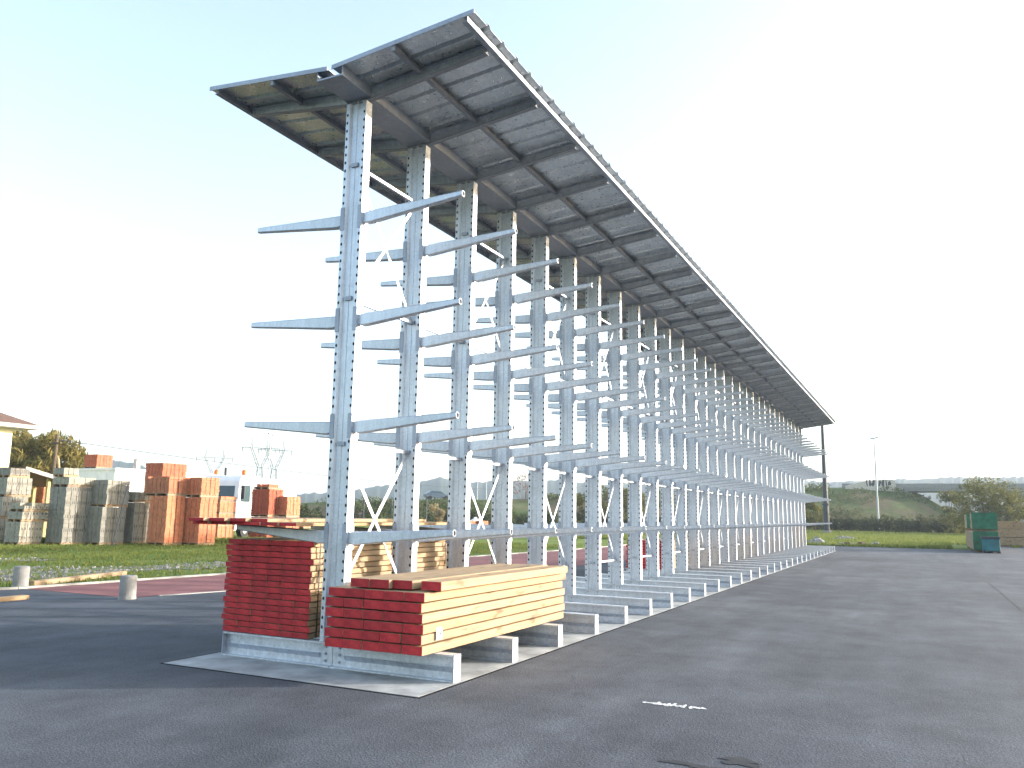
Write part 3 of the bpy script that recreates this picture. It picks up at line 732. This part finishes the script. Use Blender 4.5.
def pylon(u, vt, vb_unused, D, s, rz, label):
    top = at(u, vt, D); H = top.z; p = Vector((top.x, top.y, 0))
    t = thing('pylon', label, 'pylon', (p.x, p.y, 0), rz, 'power line pylons')
    def lat(b, a0, a1, w0, w1, n, r):
        a0, a1 = Vector(a0), Vector(a1); C0 = [Vector((sx * w0, sy * w0, 0)) for sx, sy in ((-1, -1), (1, -1), (1, 1), (-1, 1))]; C1 = [Vector((sx * w1, sy * w1, 0)) for sx, sy in ((-1, -1), (1, -1), (1, 1), (-1, 1))]
        for k in range(4): b.tube(a0 + C0[k], a1 + C1[k], r, n=4)
        for i in range(n):
            s0, s1 = i / n, (i + 1) / n
            for k in range(4):
                j = (k + 1) % 4
                A = a0.lerp(a1, s0) + C0[k].lerp(C1[k], s0); B = a0.lerp(a1, s1) + C0[j].lerp(C1[j], s1); b.tube(A, B, r * .6, n=3, caps=False)
                A2 = a0.lerp(a1, s0) + C0[j].lerp(C1[j], s0); B2 = a0.lerp(a1, s1) + C0[k].lerp(C1[k], s1); b.tube(A2, B2, r * .6, n=3, caps=False)
    w = H * .085; r = H * .0062
    b = MB(); lat(b, (0, 0, 0), (0, 0, H * .62), w, w * .32, 8, r); b.build('tower', 'steel_grey', t)
    for S in (-1, 1):
        b = MB(); lat(b, (S * w * .3, 0, H * .62), (S * H * .145 * s, 0, H * .86), w * .2, w * .15, 4, r * .8); lat(b, (S * H * .145 * s, 0, H * .86), (S * H * .13 * s, 0, H), w * .15, w * .04, 2, r * .8); b.build('horn', 'steel_grey', t)
    b = MB(); lat(b, (-H * .29 * s, 0, H * .86), (H * .29 * s, 0, H * .86), w * .10, w * .10, 1, r * .8)
    for i in range(12):
        xa = -H * .29 * s + i * H * .58 * s / 12; b.tube((xa, 0, H * .86 - w * .1), (xa + H * .58 * s / 12, 0, H * .86 + w * .1 * (1 if i % 2 else .8)), r * .5, n=3)
    b.build('crossarm', 'steel_grey', t)
    for x in (-.28, 0, .28):
        b = MB(); b.tube((x * H * s, 0, H * .855), (x * H * s, 0, H * .80), r * .9, n=5); b.build('insulator', 'steel_dark', t)
pylon(215.5, 449, 0, 520, 1.0, R(-30), 'smaller lattice power pylon above the orange brick stacks')
pylon(262, 437.5, 0, 380, .85, R(-35), 'lattice power pylon left of the nearest rack column')
pylon(276, 440, 0, 400, .8, R(-35), 'tall lattice power pylon closest to the nearest rack column')

def lamp(u, vt, D, label, heads=1, r=.09, mat='steel_grey', sc_=1.0):
    top = at(u, vt, D); t = thing('street_lamp', label, 'street lamp', (top.x, top.y, 0), R(-62), 'street lamps')
    b = MB(); b.tube((0, 0, -.2), (0, 0, top.z - .15), r, r * .6, 10); b.build('shaft', mat, t)
    b = MB(); b.tube((0, 0, top.z - .2), (.0, 0, top.z), r * .6, r * .5, 8)
    for S in ((1,) if heads == 1 else (-1, 1)):
        b.tube((0, 0, top.z - .1), (0, S * .9 * sc_, top.z), r * .45, r * .4, 6)
    b.build('bracket', mat, t)
    for S in ((1,) if heads == 1 else (-1, 1)):
        b = MB(); b.quadbox([(-.17, S * .95 * sc_ - .45, top.z - .12), (.17, S * .95 * sc_ - .45, top.z - .12), (.17, S * .95 * sc_ + .45, top.z - .12), (-.17, S * .95 * sc_ + .45, top.z - .12), (-.1, S * .95 * sc_ - .35, top.z + .08), (.1, S * .95 * sc_ - .35, top.z + .08), (.1, S * .95 * sc_ + .35, top.z + .08), (-.1, S * .95 * sc_ + .35, top.z + .08)]); b.build('lamp_head', 'steel_grey', t)
lamp(240, 444, 150, 'thin street lamp between the two groups of pylons')
lamp(296, 459, 170, 'thin street lamp just left of the nearest rack column')
lamp(271, 434, 130, 'tall street lamp in front of the pylons', 2, .10)
lamp(478, 463, 150, 'thin pole seen left of the third and fourth columns', 1)
lamp(487, 463, 160, 'thin pole seen right next to another between third and fourth columns', 1)
lamp(874, 438, 135, 'pale street lamp standing before the grassy embankment', 2, .16, 'steel_grey', .8)
top = at(823, 428, 104); t = thing('lighting_mast', 'tall dark steel mast at the far end of the rack', 'mast', (gp(827, 533).x, gp(827, 533).y, 0))
lean = (top.x - gp(827, 533).x, top.y - gp(827, 533).y)
b = MB(); b.tube((0, 0, -.3), (0, 0, 3.4), .33, .32, 14); b.tube((0, 0, 3.4), (0, 0, top.z + .6), .30, .17, 14); b.build('shaft', 'steel_dark', t)
b = MB(); b.tube((0, 0, 0), (0, 0, .3), .5, n=14); b.build('base', 'concrete', t)
b = MB(); b.box(-.35, .35, -.35, .35, 3.2, 3.45); b.build('collar', 'steel_dark', t)
for i, (u, v, D, h) in enumerate(((363, 524, 95, 3.1), (391, 524, 95, 3.0), (426, 524, 95, 3.3))):
    p = at(u, v, D); pole('fence_post', p, h, .07, .06, 'steel_dark', ('thin dark post seen just right of the nearest column', 'thin dark post half hidden by second column', 'thin dark post seen between second and third columns')[i], 'post')
p = gp(112, 546); q = Vector((p.x + .45, p.y - .1, 2.6)); b = MB(); b.tube((0, 0, 0), q - Vector((p.x, p.y, 0)), .03, n=8)
tag(b.build('steel_rod', 'steel_dark', None, (p.x, p.y, 0)), 'thin dark rod leaning on the third grey block stack', 'rod')
# timber prop on the willow side
p = at(71, 480, 57); b = MB(); b.tube((0, 0, 0), (-.8, .3, 4.6), .07, n=8); tag(b.build('timber_prop', 'wood', None, (p.x, p.y, 0)), 'pale slanting timber prop in front of the willows', 'prop')

# ------------------------------------------------------------------ bank, hills, bridge
def hz(u):      # horizon row
    return 506.0 + 16.5 * u / 1024
prof_u = [(-260, 501, 135), (150, 503, 135), (280, 503.5, 132), (350, 500.5, 130), (420, 499.5, 132), (500, 499, 135), (580, 496.5, 142), (650, 492.5, 150), (720, 489.5, 158), (800, 487, 166), (850, 486.5, 170), (880, 487, 173), (905, 489, 175), (918, 492, 176), (930, 499, 177), (945, 508, 178), (958, 517, 179)]
def interp(u):
    for (a, va, da), (c, vc, dc) in zip(prof_u, prof_u[1:]):
        if u <= c: s = (u - a) / (c - a); return va + (vc - va) * s, da + (dc - da) * s
    return prof_u[-1][1:]
b = MB(); us = [(-260 + i * 8) for i in range(153)]; rows = 16
import mathutils
def nz(x, y, s=.05): return mathutils.noise.noise(Vector((x * s, y * s, 3.1)))
for u in us:
    v, D = interp(u); top = at(u, v, D); h = max(.02, top.z)
    d = (top - CAM); d.z = 0; d.normalize()
    for r in range(rows):
        s = r / (rows - 1)
        if s < .7: q = s / .7; off = -(24 * (1 - q)); z = h * (q ** .9) + nz(top.x + d.x * off, top.y + d.y * off, .12) * .8 * math.sin(q * math.pi)
        elif s < .8: off = (s - .7) / .1 * 11; z = h
        else: off = 11 + (s - .8) / .2 * 20; z = h * (1 - (s - .8) / .2)
        p = top + d * off; b.v.append((p.x, p.y, z - .03))
for i in range(len(us) - 1):
    for r in range(rows - 1):
        a = i * rows + r; b.f.append((a, a + rows, a + rows + 1, a + 1)); b.m.append(0)
struct(b.build('embankment', 'bank', smooth=True), 'long grassy road embankment rising towards the bridge', 'embankment')
# hills far behind
b = MB(); keys = [(-400, 455), (40, 470), (75, 463), (90, 461), (120, 460), (140, 464), (158, 474), (190, 481), (245, 480), (262, 487), (300, 494), (345, 491), (375, 486), (410, 484), (440, 476), (462, 483), (500, 480), (530, 480), (560, 479), (600, 484), (650, 482), (760, 480), (830, 481), (900, 479), (960, 477), (1024, 477), (1300, 480)]
def hillv(u):
    for (a, va), (c, vc) in zip(keys, keys[1:]):
        if u <= c: return va + (vc - va) * (u - a) / (c - a)
    return keys[-1][1]
n = 700; rows = 7
for i in range(n):
    u = -400 + 1700 * i / (n - 1); D = 1150
    rough = 2.2 if u < 700 else 2.8
    jit = (abs(mathutils.noise.noise(Vector((u * .11, 0, 0)))) * 1.4 + abs(mathutils.noise.noise(Vector((u * .35, 5, 0)))) * .9) * rough
    top = at(u, hillv(u) - jit + 1.4, D); d = Vector((top.x - CAM.x, top.y - CAM.y, 0)).normalized()
    for r in range(rows):
        q = r / (rows - 1)
        if r < rows - 2: z = top.z * (r / (rows - 2)) ** .7; off = -400 * (1 - r / (rows - 2))
        elif r == rows - 2: z = top.z; off = 0
        else: z = 0; off = 300
        b.v.append((top.x + d.x * off, top.y + d.y * off, max(-.05, z)))
for i in range(n - 1):
    for r in range(rows - 1):
        a = i * rows + r; b.f.append((a, a + rows, a + rows + 1, a + 1)); b.m.append(0)
struct(b.build('hills', 'hills'), 'distant hazy wooded hills along the horizon', 'hills')

# bridge
B0 = at(893, 488, 178); B1 = at(1400, 489.5, 178 / math.cos(R(22)))
t = thing('road_bridge', 'concrete road bridge leaving the embankment at the right', 'bridge', (B0.x, B0.y, 0))
dv = Vector((B1.x - B0.x, B1.y - B0.y, 0)); L = dv.length; an = math.atan2(dv.y, dv.x); t.rotation_euler = (0, 0, an)
zt = at(960, 484.5, 178).z; zb = at(960, 492, 178).z
b = MB(); b.box(2, L, -5, 5, zb, zt - .9); b.build('deck', 'concrete', t)
for S in (-1, 1):
    b = MB(); y = 5 * S; b.box(-9, L, y - .15 + (.0 if S > 0 else 0), y + .15, zt - .899, zt); b.build('parapet', 'concrete', t)
b = MB(); x1 = 27 / FPX * 178; x1 = (at(950, 508, 178) - B0).length
b.quadbox([(-6, -4.9, 0), (x1 + 3, -4.9, 0), (x1 + 3, 4.9, 0), (-6, 4.9, 0), (-6, -4.9, zb - .01), (2.6, -4.9, zb - .01), (2.6, 4.9, zb - .01), (-6, 4.9, zb - .01)]); b.build('abutment', 'concrete', t)
for u in (1015, 1290):
    q = (at(u, 500, 178) - B0); x = Vector((q.x, q.y, 0)).dot(dv.normalized())
    b = MB(); b.box(x - 1.2, x + 1.2, -3.5, 3.5, -.1, zb - .6); b.box(x - 1.6, x + 1.6, -4.6, 4.6, zb - .599, zb - .002); b.build('pier', 'concrete', t)
# pale wall with dark painted scrawl on top of bank
A = at(846, 488, 168); C = at(896, 488, 172); dv = Vector((C.x - A.x, C.y - A.y, 0)); L = dv.length
t = thing('painted_wall', 'pale wall with dark scrawl on the crest of the embankment', 'wall', (A.x, A.y, 0), math.atan2(dv.y, dv.x))
zz = [(0, 486.5), (.2, 483.5), (.45, 480.5), (.7, 479.6), (.93, 479), (1, 481)]
b = MB(); pr = [(s * L, at(846 + 50 * s, v, 170).z) for s, v in zz]; z0 = A.z - .8
n = len(pr)
fr = [(x, 0, z) for x, z in pr] + [(L, 0, z0), (0, 0, z0)]; bk = [(x, .5, z) for x, y, z in fr]
b.poly(fr[::-1]); b.poly(bk); k = len(fr)
for i in range(k):
    j = (i + 1) % k; b.poly([fr[i], fr[j], bk[j], bk[i]])
b.build('panel', 'concrete_pale', t)
b = MB(); random.seed(5)
for i in range(8):
    x = L * (.42 + .065 * i); zz0 = at(870, 485.5, 170).z; hh = 1.2
    b.poly([(q, -.006, w) for q, w in blob(x, zz0 + .45, .16 + .1 * (i % 3), .55, 12, .6)][::-1])
b.build('scrawl', 'ink', t)

# far low barrier and vehicles on the road by the hedge
def car(u, v, D, col, label, rz, name='parked_car', z=0):
    p = at(u, v, D); cm = plain('car_paint', col, .3, .2, .05)
    t = thing(name, label, 'car', (p.x, p.y, z), rz, 'cars on the far road')
    b = MB(); pr = [(-2.1, .35), (2.1, .35), (2.15, .75), (1.2, .95), (.5, 1.42), (-1.2, 1.45), (-1.9, 1.0), (-2.15, .9)]
    n = len(pr)
    for y in (-.85, .85):
        for x, zz in pr: b.v.append((x, y * (.85 if zz > 1.2 else 1), zz))
    b.f.append(tuple(range(n))); b.m.append(0); b.f.append(tuple(reversed(range(n, 2 * n)))); b.m.append(0)
    for i in range(n):
        j = (i + 1) % n; b.f.append((j, i, n + i, n + j)); b.m.append(0)
    b.build('body', cm, t, bevel=.05)
    for S in (-1, 1):
        b = MB(); b.quadbox([(-1.5, S * .86 - .02, .98), (.95, S * .86 - .02, .98), (.95, S * .86 + .02, .98), (-1.5, S * .86 + .02, .98), (-1.1, S * .76 - .02, 1.36), (.45, S * .76 - .02, 1.36), (.45, S * .76 + .02, 1.36), (-1.1, S * .76 + .02, 1.36)]); b.build('side_window', 'glass', t)
        for x in (-1.35, 1.35):
            b = MB(); b.tube((x, S * .70, .32), (x, S * .88, .32), .32, n=16); b.build('wheel', 'rubber', t)
    b = MB(); b.quadbox([(1.22, -.7, .97), (1.25, -.7, .97), (1.25, .7, .97), (1.22, .7, .97), (.53, -.62, 1.39), (.56, -.62, 1.39), (.56, .62, 1.39), (.53, .62, 1.39)]); b.build('windscreen', 'glass', t)
z_c = at(437, 499.5, 136).z
car(437, 499, 137, (.12, .16, .22), 'dark car on the embankment crest seen between second and third columns', R(-45), 'car', z_c)
car(903, 524, 200, (.10, .16, .28), 'blue car on the far road beyond the hedge', R(-85))
car(1016, 524, 205, (.05, .08, .12), 'dark car on the far road below the bridge', R(-85))
A = at(912, 520, 190); C = at(1060, 521, 190); dv = Vector((C.x - A.x, C.y - A.y, 0))
t = thing('crash_barrier', 'long grey road barrier beyond the hedge at the right', 'barrier', (A.x, A.y, 0), math.atan2(dv.y, dv.x))
b = MB(); b.box(0, dv.length, -.05, .05, .25, 1.1); b.build('rail', 'steel_grey', t)
for i in range(12): b = MB(); x = dv.length * i / 11; b.box(x - .08, x + .08, .06, .2, -.1, 1.0); b.build('post', 'steel_grey', t)

# ------------------------------------------------------------------ stacked timber at far right
def slab_stack(p, lx, ly, layers, label, wrap=None, z0=0, grp='timber stacks at the far right'):
    t = thing('timber_stack', label, 'timber stack', (p.x, p.y, z0), 0, grp)
    b = MB()
    for s in (.05, .5, .92): b.box(lx * s, lx * s + .1, 0, ly, 0, .1)
    b.build('bearer', 'wood_old', t)
    z = .101
    for i, h in enumerate(layers):
        b = MB(); n = max(2, int(h / .075)); 
        for k in range(n):
            oy = random.uniform(-.015, .015); m_ = max(3, int(ly / .2))
            for j in range(m_): b.box(random.uniform(-.03, .03), lx + random.uniform(-.03, .03), j * ly / m_ + oy + .003, (j + 1) * ly / m_ + oy - .003, z + k * h / n, z + (k + 1) * h / n - .006)
        b.build('board_pack', 'wood', t); z += h + .03
    if wrap:
        zt = z
        b = MB(); b.box(-.06, -.04, -.03, ly + .03, .1, zt); b.box(-.06, wrap, -.03, ly + .03, zt + .001, zt + .015); b.build('wrap', 'green_wrap', t)
    return t, z
p = gp(974.5, 552); ly = -1.15
q = Vector((p.x, p.y - 1.12, 0))
t1, z1 = slab_stack(q, 9.0, 1.12, [.95], 'lower pale timber pack with green wrapped end at the right edge of the yard', .6)
t2, z2 = slab_stack(q, 2.2, 1.12, [.82], 'upper timber pack with green wrapped end on the nearest pack', .8, z1 + .02)
q2 = Vector((q.x + 5.0, q.y + .05, 0)); t3, z3 = slab_stack(q2, 3.6, 1.1, [.80], 'second upper pack with green wrap behind the first', .8, z1 + .02)
q = gp(984, 553.0); bx = thing('pallet_box', 'teal pallet box with dark lid before the green wrapped timber', 'box', (q.x, q.y - .75, 0))
b = MB(); b.box(0, .8, 0, .78, .10, .72); b.build('bin', 'teal', bx, bevel=.02)
b = MB(); b.box(-.04, .84, -.05, .83, .722, .84); b.build('lid', 'steel_dark', bx, bevel=.02)
b = MB()
for y in (0, .33, .68): b.box(0, .8, y, y + .1, 0, .099)
b.build('runner', 'steel_dark', bx)
q = gp(1001, 546)
slab_stack(Vector((q.x - 1.0, q.y - 16, 0)), 3.2, 16.5, [.5, .5, .5], 'long wide tan timber stack at the right edge of the picture')

# ------------------------------------------------------------------ vegetation
def leaves(b, centers, n, size, squash=1.0, droop=0, rnd=random):
    """centers: (Vector, rx, ry, rz). Small leaf quads spread through each clump's volume."""
    vols = [c[1] * c[2] * c[3] for c in centers]; tot = sum(vols)
    for (c, rx, ry, rz_), w in zip(centers, vols):
        for _ in range(max(4, int(n * w / tot))):
            while True:
                x, y, z = rnd.uniform(-1, 1), rnd.uniform(-1, 1), rnd.uniform(-1, 1); d = x * x + y * y + z * z
                if d < 1 and rnd.random() < .25 + d: break
            p = Vector((c[0] + x * rx, c[1] + y * ry, c[2] + z * rz_))
            a = Vector((rnd.gauss(0, 1), rnd.gauss(0, 1), rnd.gauss(0, 1) * squash - droop)).normalized()
            t = a.cross(Vector((rnd.gauss(0, 1), rnd.gauss(0, 1), rnd.gauss(0, 1)))).normalized()
            s = size * rnd.uniform(.6, 1.5); l = s * (1.2 + droop)
            b.poly([p - a * l - t * s * .15, p - t * s * .5, p + a * l, p + t * s * .5])
def tree(name, p, h, w, leafm, label, n=3000, size=.12, trunk_r=.15, droop=0, nclump=26, bare=.25, seed=1, rx=None):
    rnd = random.Random(seed); t = thing(name, label, 'tree' if name != 'bush' else 'bush', (p.x, p.y, 0), 0, None)
    b = MB(); cl = []
    b.tube((0, 0, -.2), (0, 0, h * .45), trunk_r, trunk_r * .6, 8)
    for i in range(nclump):
        a = rnd.uniform(0, 6.28); q = rnd.random() ** .5; z = h * (bare + (1 - bare) * rnd.random() ** .8)
        env = math.sin(max(.08, min(1, (z / h - bare * .5) / (1 - bare * .5))) * math.pi * .88) ** .6
        c = Vector((q * w / 2 * env * math.cos(a) * (rx or 1), q * w / 2 * env * math.sin(a), z * .93))
        r = w * rnd.uniform(.10, .2); cl.append((c, r, r, r * rnd.uniform(.7, 1.1)))
        if i % 2 == 0:
            s = Vector((0, 0, h * rnd.uniform(.15, .42))); mdl = (s + c) / 2 + Vector((0, 0, h * .04))
            b.tube(s, mdl, trunk_r * .4, trunk_r * .25, 5); b.tube(mdl, c, trunk_r * .25, trunk_r * .08, 5)
    b.build('trunk', 'bark', t)
    b = MB(); leaves(b, cl, n, size, 1, droop, rnd); b.build('crown', leafm, t)
    return t
W = [(8, 431, 86, 8, 'willow nearest the house roof'), (29, 431, 78, 7, 'tallest willow beside the house'), (47, 437, 74, 6, 'willow in the middle behind the utility pole'), (65, 447, 76, 5.4, 'rightmost small willow behind the cabin')]
for i, (u, v, D, w, lab) in enumerate(W):
    tp = at(u, v, D); tree('willow_tree', tp, tp.z, w, 'leaf_willow', 'yellowish ' + lab, 5200, .13, .2, 1.3, 34, .1, 11 + i)['group'] = 'willows behind the left stacks'
tp = at(82, 464, 90); tree('bush', tp, tp.z, 4.5, 'leaf_dark', 'dark green bush between willows and white cabin', 2500, .13, .12, 0, 20, .05, 40)
tp = at(984, 480, 112); tree('bush', tp, tp.z, 7.6, 'leaf_bush', 'large yellow green bush before the bridge', 9000, .11, .2, 0, 46, .02, 21)
tp = at(950, 492, 118); tree('bush', tp, tp.z, 4.0, 'leaf_bush', 'smaller loose bush left of the large one', 3000, .11, .12, 0, 20, .02, 22)
tp = at(1004, 494, 110); tree('bush', tp, tp.z, 4.2, 'leaf_bush', 'yellow bush right of the large one', 3000, .11, .12, 0, 20, .02, 23)
tp = at(525, 470, 140); tree('bare_tree', tp, tp.z, 5.2, 'leaf_rust', 'sparse reddish tree seen between fourth and fifth columns', 420, .13, .12, 0, 26, .55, 31)
tp = at(606, 482, 120); tree('bush', tp, tp.z, 4.5, 'leaf_bush', 'tall autumn bush seen between seventh and eighth columns', 3500, .12, .12, 0, 22, .02, 33)
tp = at(630, 488, 125); tree('bush', tp, tp.z, 5, 'leaf_bush', 'autumn bush seen between eighth and ninth columns', 3500, .12, .12, 0, 22, .02, 34)
tp = at(580, 494, 120); tree('bush', tp, tp.z, 4.0, 'leaf_bush', 'green bush seen right of the sixth column', 2500, .12, .12, 0, 20, .02, 35)
tp = at(814, 498, 120); tree('bush', tp, tp.z, 3.6, 'leaf_bush', 'brownish bush left of the dark mast', 2600, .12, .12, 0, 20, .02, 36)
tp = at(437, 503, 92); tree('bush', tp, tp.z, 1.9, 'plume', 'pale plumed grass clump between second and third columns', 1600, .07, .05, 1.2, 12, .1, 37)
for i, (u, v) in enumerate(((352, 513), (358, 512), (366, 514))): pass

def hedge(u0, u1, D0, D1, hmin, hmax, n, size, mat, label, dens=1.0, seed=3):
    rnd = random.Random(seed); b = MB(); cl = []
    k = int(abs(u1 - u0) / 3.0)
    for i in range(k):
        u = u0 + (u1 - u0) * (i + rnd.random()) / k; D = D0 + (D1 - D0) * (i / k) + rnd.uniform(-1.2, 1.2)
        p = at(u, 500, D); h = rnd.uniform(hmin, hmax); r = D / FPX * 4.2
        cl.append((Vector((p.x, p.y, h * .45)), r, r, h * .55))
    leaves(b, cl, n, size, 1, 0, rnd); return tag(b.build('hedge', mat), label, 'hedge')
hedge(560, 806, 118, 128, 1.2, 2.0, 9000, .16, 'leaf_hedge', 'long rough hedge behind the far half of the rack', seed=3)
hedge(806, 975, 128, 120, 1.6, 2.5, 9000, .15, 'leaf_hedge', 'dark straggly hedge along the far meadow edge at right', seed=4)
hedge(300, 560, 108, 116, 1.0, 2.6, 9000, .17, 'leaf_bank', 'low green hedge behind the near half of the rack', seed=5)
# scrub on the bank face (uncountable)
rnd = random.Random(9); b = MB(); cl = []
for i in range(520):
    u = rnd.uniform(270, 935); v, D = interp(u); top = at(u, v, D); d = Vector((top.x - CAM.x, top.y - CAM.y, 0)).normalized()
    q = rnd.random(); off = -(24 * (1 - q)); p = top + d * off; h = top.z * q ** .9
    if nz(p.x, p.y, .06) + nz(p.x, p.y, .2) * .5 < .02: continue
    r = rnd.uniform(.5, 1.5); cl.append((Vector((p.x, p.y, h + r * .2)), r * 1.5, r * 1.5, r * .55))
leaves(b, cl, 16000, .17, 1, 0, rnd)
tag(b.build('bank_scrub', 'leaf_bank'), 'low scrub covering the embankment slope', 'scrub', kind='stuff')
# grass tufts, near meadow left and far right field, tall weeds at stack feet
def tufts(name, gen, n, hs, mat, label, seed):
    rnd = random.Random(seed); b = MB()
    for _ in range(n):
        r = gen(rnd)
        if r is None: continue
        x, y, f = r; h = hs * rnd.uniform(.5, 1.5) * f; a = rnd.uniform(0, 6.28); w = h * .22
        for k in range(3):
            a2 = a + k * 2.1; dx, dy = math.cos(a2), math.sin(a2); lx, ly = dx * h * .45, dy * h * .45
            b.poly([(x - dy * w, y + dx * w, -.02), (x + dy * w, y - dx * w, -.02), (x + lx, y + ly, h)])
    return tag(b.build(name, mat), label, 'grass', kind='stuff')
rnd = random.Random(77); b = MB()
for cx, cy, rx, ry, n_ in ((3.6, 14.2, 5, 2.0, 900), (11, 13, 4, 1.1, 450), (6, 19.4, 3.6, .9, 250)):
    for _ in range(n_):
        a = rnd.uniform(0, 6.28); q = rnd.random() ** .5; x = cx + rx * q * math.cos(a) * 1.05; y = cy + ry * q * math.sin(a) * 1.1; s_ = rnd.uniform(.02, .07)
        if y < 10.5: continue
        b.rbox((x, y, -.015), s_, s_ * rnd.uniform(.5, 1), s_ * .55, a)
tag(b.build('pebbles', 'concrete'), 'loose pale stones scattered over the gravel patches', 'stones', kind='stuff')
def in_gravel(x, y):
    for cx, cy, rx, ry in ((3.6, 14.2, 5, 2.0), (11, 13, 4, 1.1), (6, 19.4, 3.6, .9)):
        if ((x - cx) / rx) ** 2 + ((y - cy) / ry) ** 2 < 1: return True
    return False
def g1(r):
    x = r.uniform(-2, 34); y = r.uniform(10.4, 32)
    if x < 3.3 and y < 13: return None
    if in_gravel(x, y) and r.random() > .45: return None
    if mathutils.noise.noise(Vector((x * .5, y * .5, 0))) < -.05 and r.random() < .6: return None
    return x, y, 1
tufts('grass', g1, 36000, .065, 'blade', 'short meadow grass between the red path and the stacks', 1)
def g2(r):
    x = r.uniform(15.5, 29); y = 30.2 - (x - 15.5) * .62 + r.uniform(-1.4, .4)
    return x, y, 2.2
tufts('grass', g2, 6000, .085, 'blade', 'taller weeds along the feet of the brick stacks', 2)
def g3(r):
    x = 47 + 68 * r.random() ** 1.3; y = r.uniform(-12, 22) * (x / 60)
    if x < 58 and -10.5 < y < -7: return None
    return x, y, 1
tufts('grass', g3, 26000, .15, 'blade', 'short bright grass of the far meadow', 3)

# ------------------------------------------------------------------ air
b = MB(); b.box(-120, 2300, -1400, 2300, -1.0, 190)
m, nt, bs = new_mat('haze_air'); nt.nodes.remove(bs)
pv = N(nt, 'ShaderNodeVolumePrincipled'); pv.inputs['Color'].default_value = (.72, .84, 1, 1); pv.inputs['Density'].default_value = .00032; pv.inputs['Anisotropy'].default_value = .25
nt.links.new(pv.outputs[0], nt.nodes['Material Output'].inputs['Volume'])
hzb = b.build('haze', m); tag(hzb, 'thin pale haze over the whole yard', 'haze', kind='stuff')

# ------------------------------------------------------------------ light
AZ, EL = -56.0, 13.0
w = bpy.data.worlds.new('World'); sc.world = w; w.use_nodes = True; nt = w.node_tree
bg = nt.nodes['Background']; sk = nt.nodes.new('ShaderNodeTexSky'); sk.sky_type = 'NISHITA'; sk.sun_disc = False
sk.sun_elevation = R(EL); sk.sun_rotation = R(90 - AZ); sk.air_density = 1.0; sk.dust_density = 2.5; sk.ozone_density = .8; sk.altitude = 0
hs = nt.nodes.new('ShaderNodeHueSaturation'); hs.inputs['Saturation'].default_value = .9
nt.links.new(sk.outputs[0], hs.inputs['Color']); nt.links.new(hs.outputs[0], bg.inputs[0]); bg.inputs[1].default_value = .15
sd = bpy.data.lights.new('sun', 'SUN'); sd.energy = 2.5; sd.angle = R(1.2); sd.color = (1, .95, .89)
so = bpy.data.objects.new('sun', sd); COL.objects.link(so)
d = Vector((math.cos(R(AZ)) * math.cos(R(EL)), math.sin(R(AZ)) * math.cos(R(EL)), math.sin(R(EL))))
so.rotation_euler = d.to_track_quat('Z', 'Y').to_euler()
sc.render.engine = 'CYCLES'
sc.cycles.max_bounces = 6; sc.cycles.volume_bounces = 1
try: sc.cycles.use_denoising = True
except Exception: pass
vs = sc.view_settings; vs.view_transform = 'Standard'; vs.look = 'None'; vs.gamma = 1; vs.use_curve_mapping = False; vs.exposure = 2.05
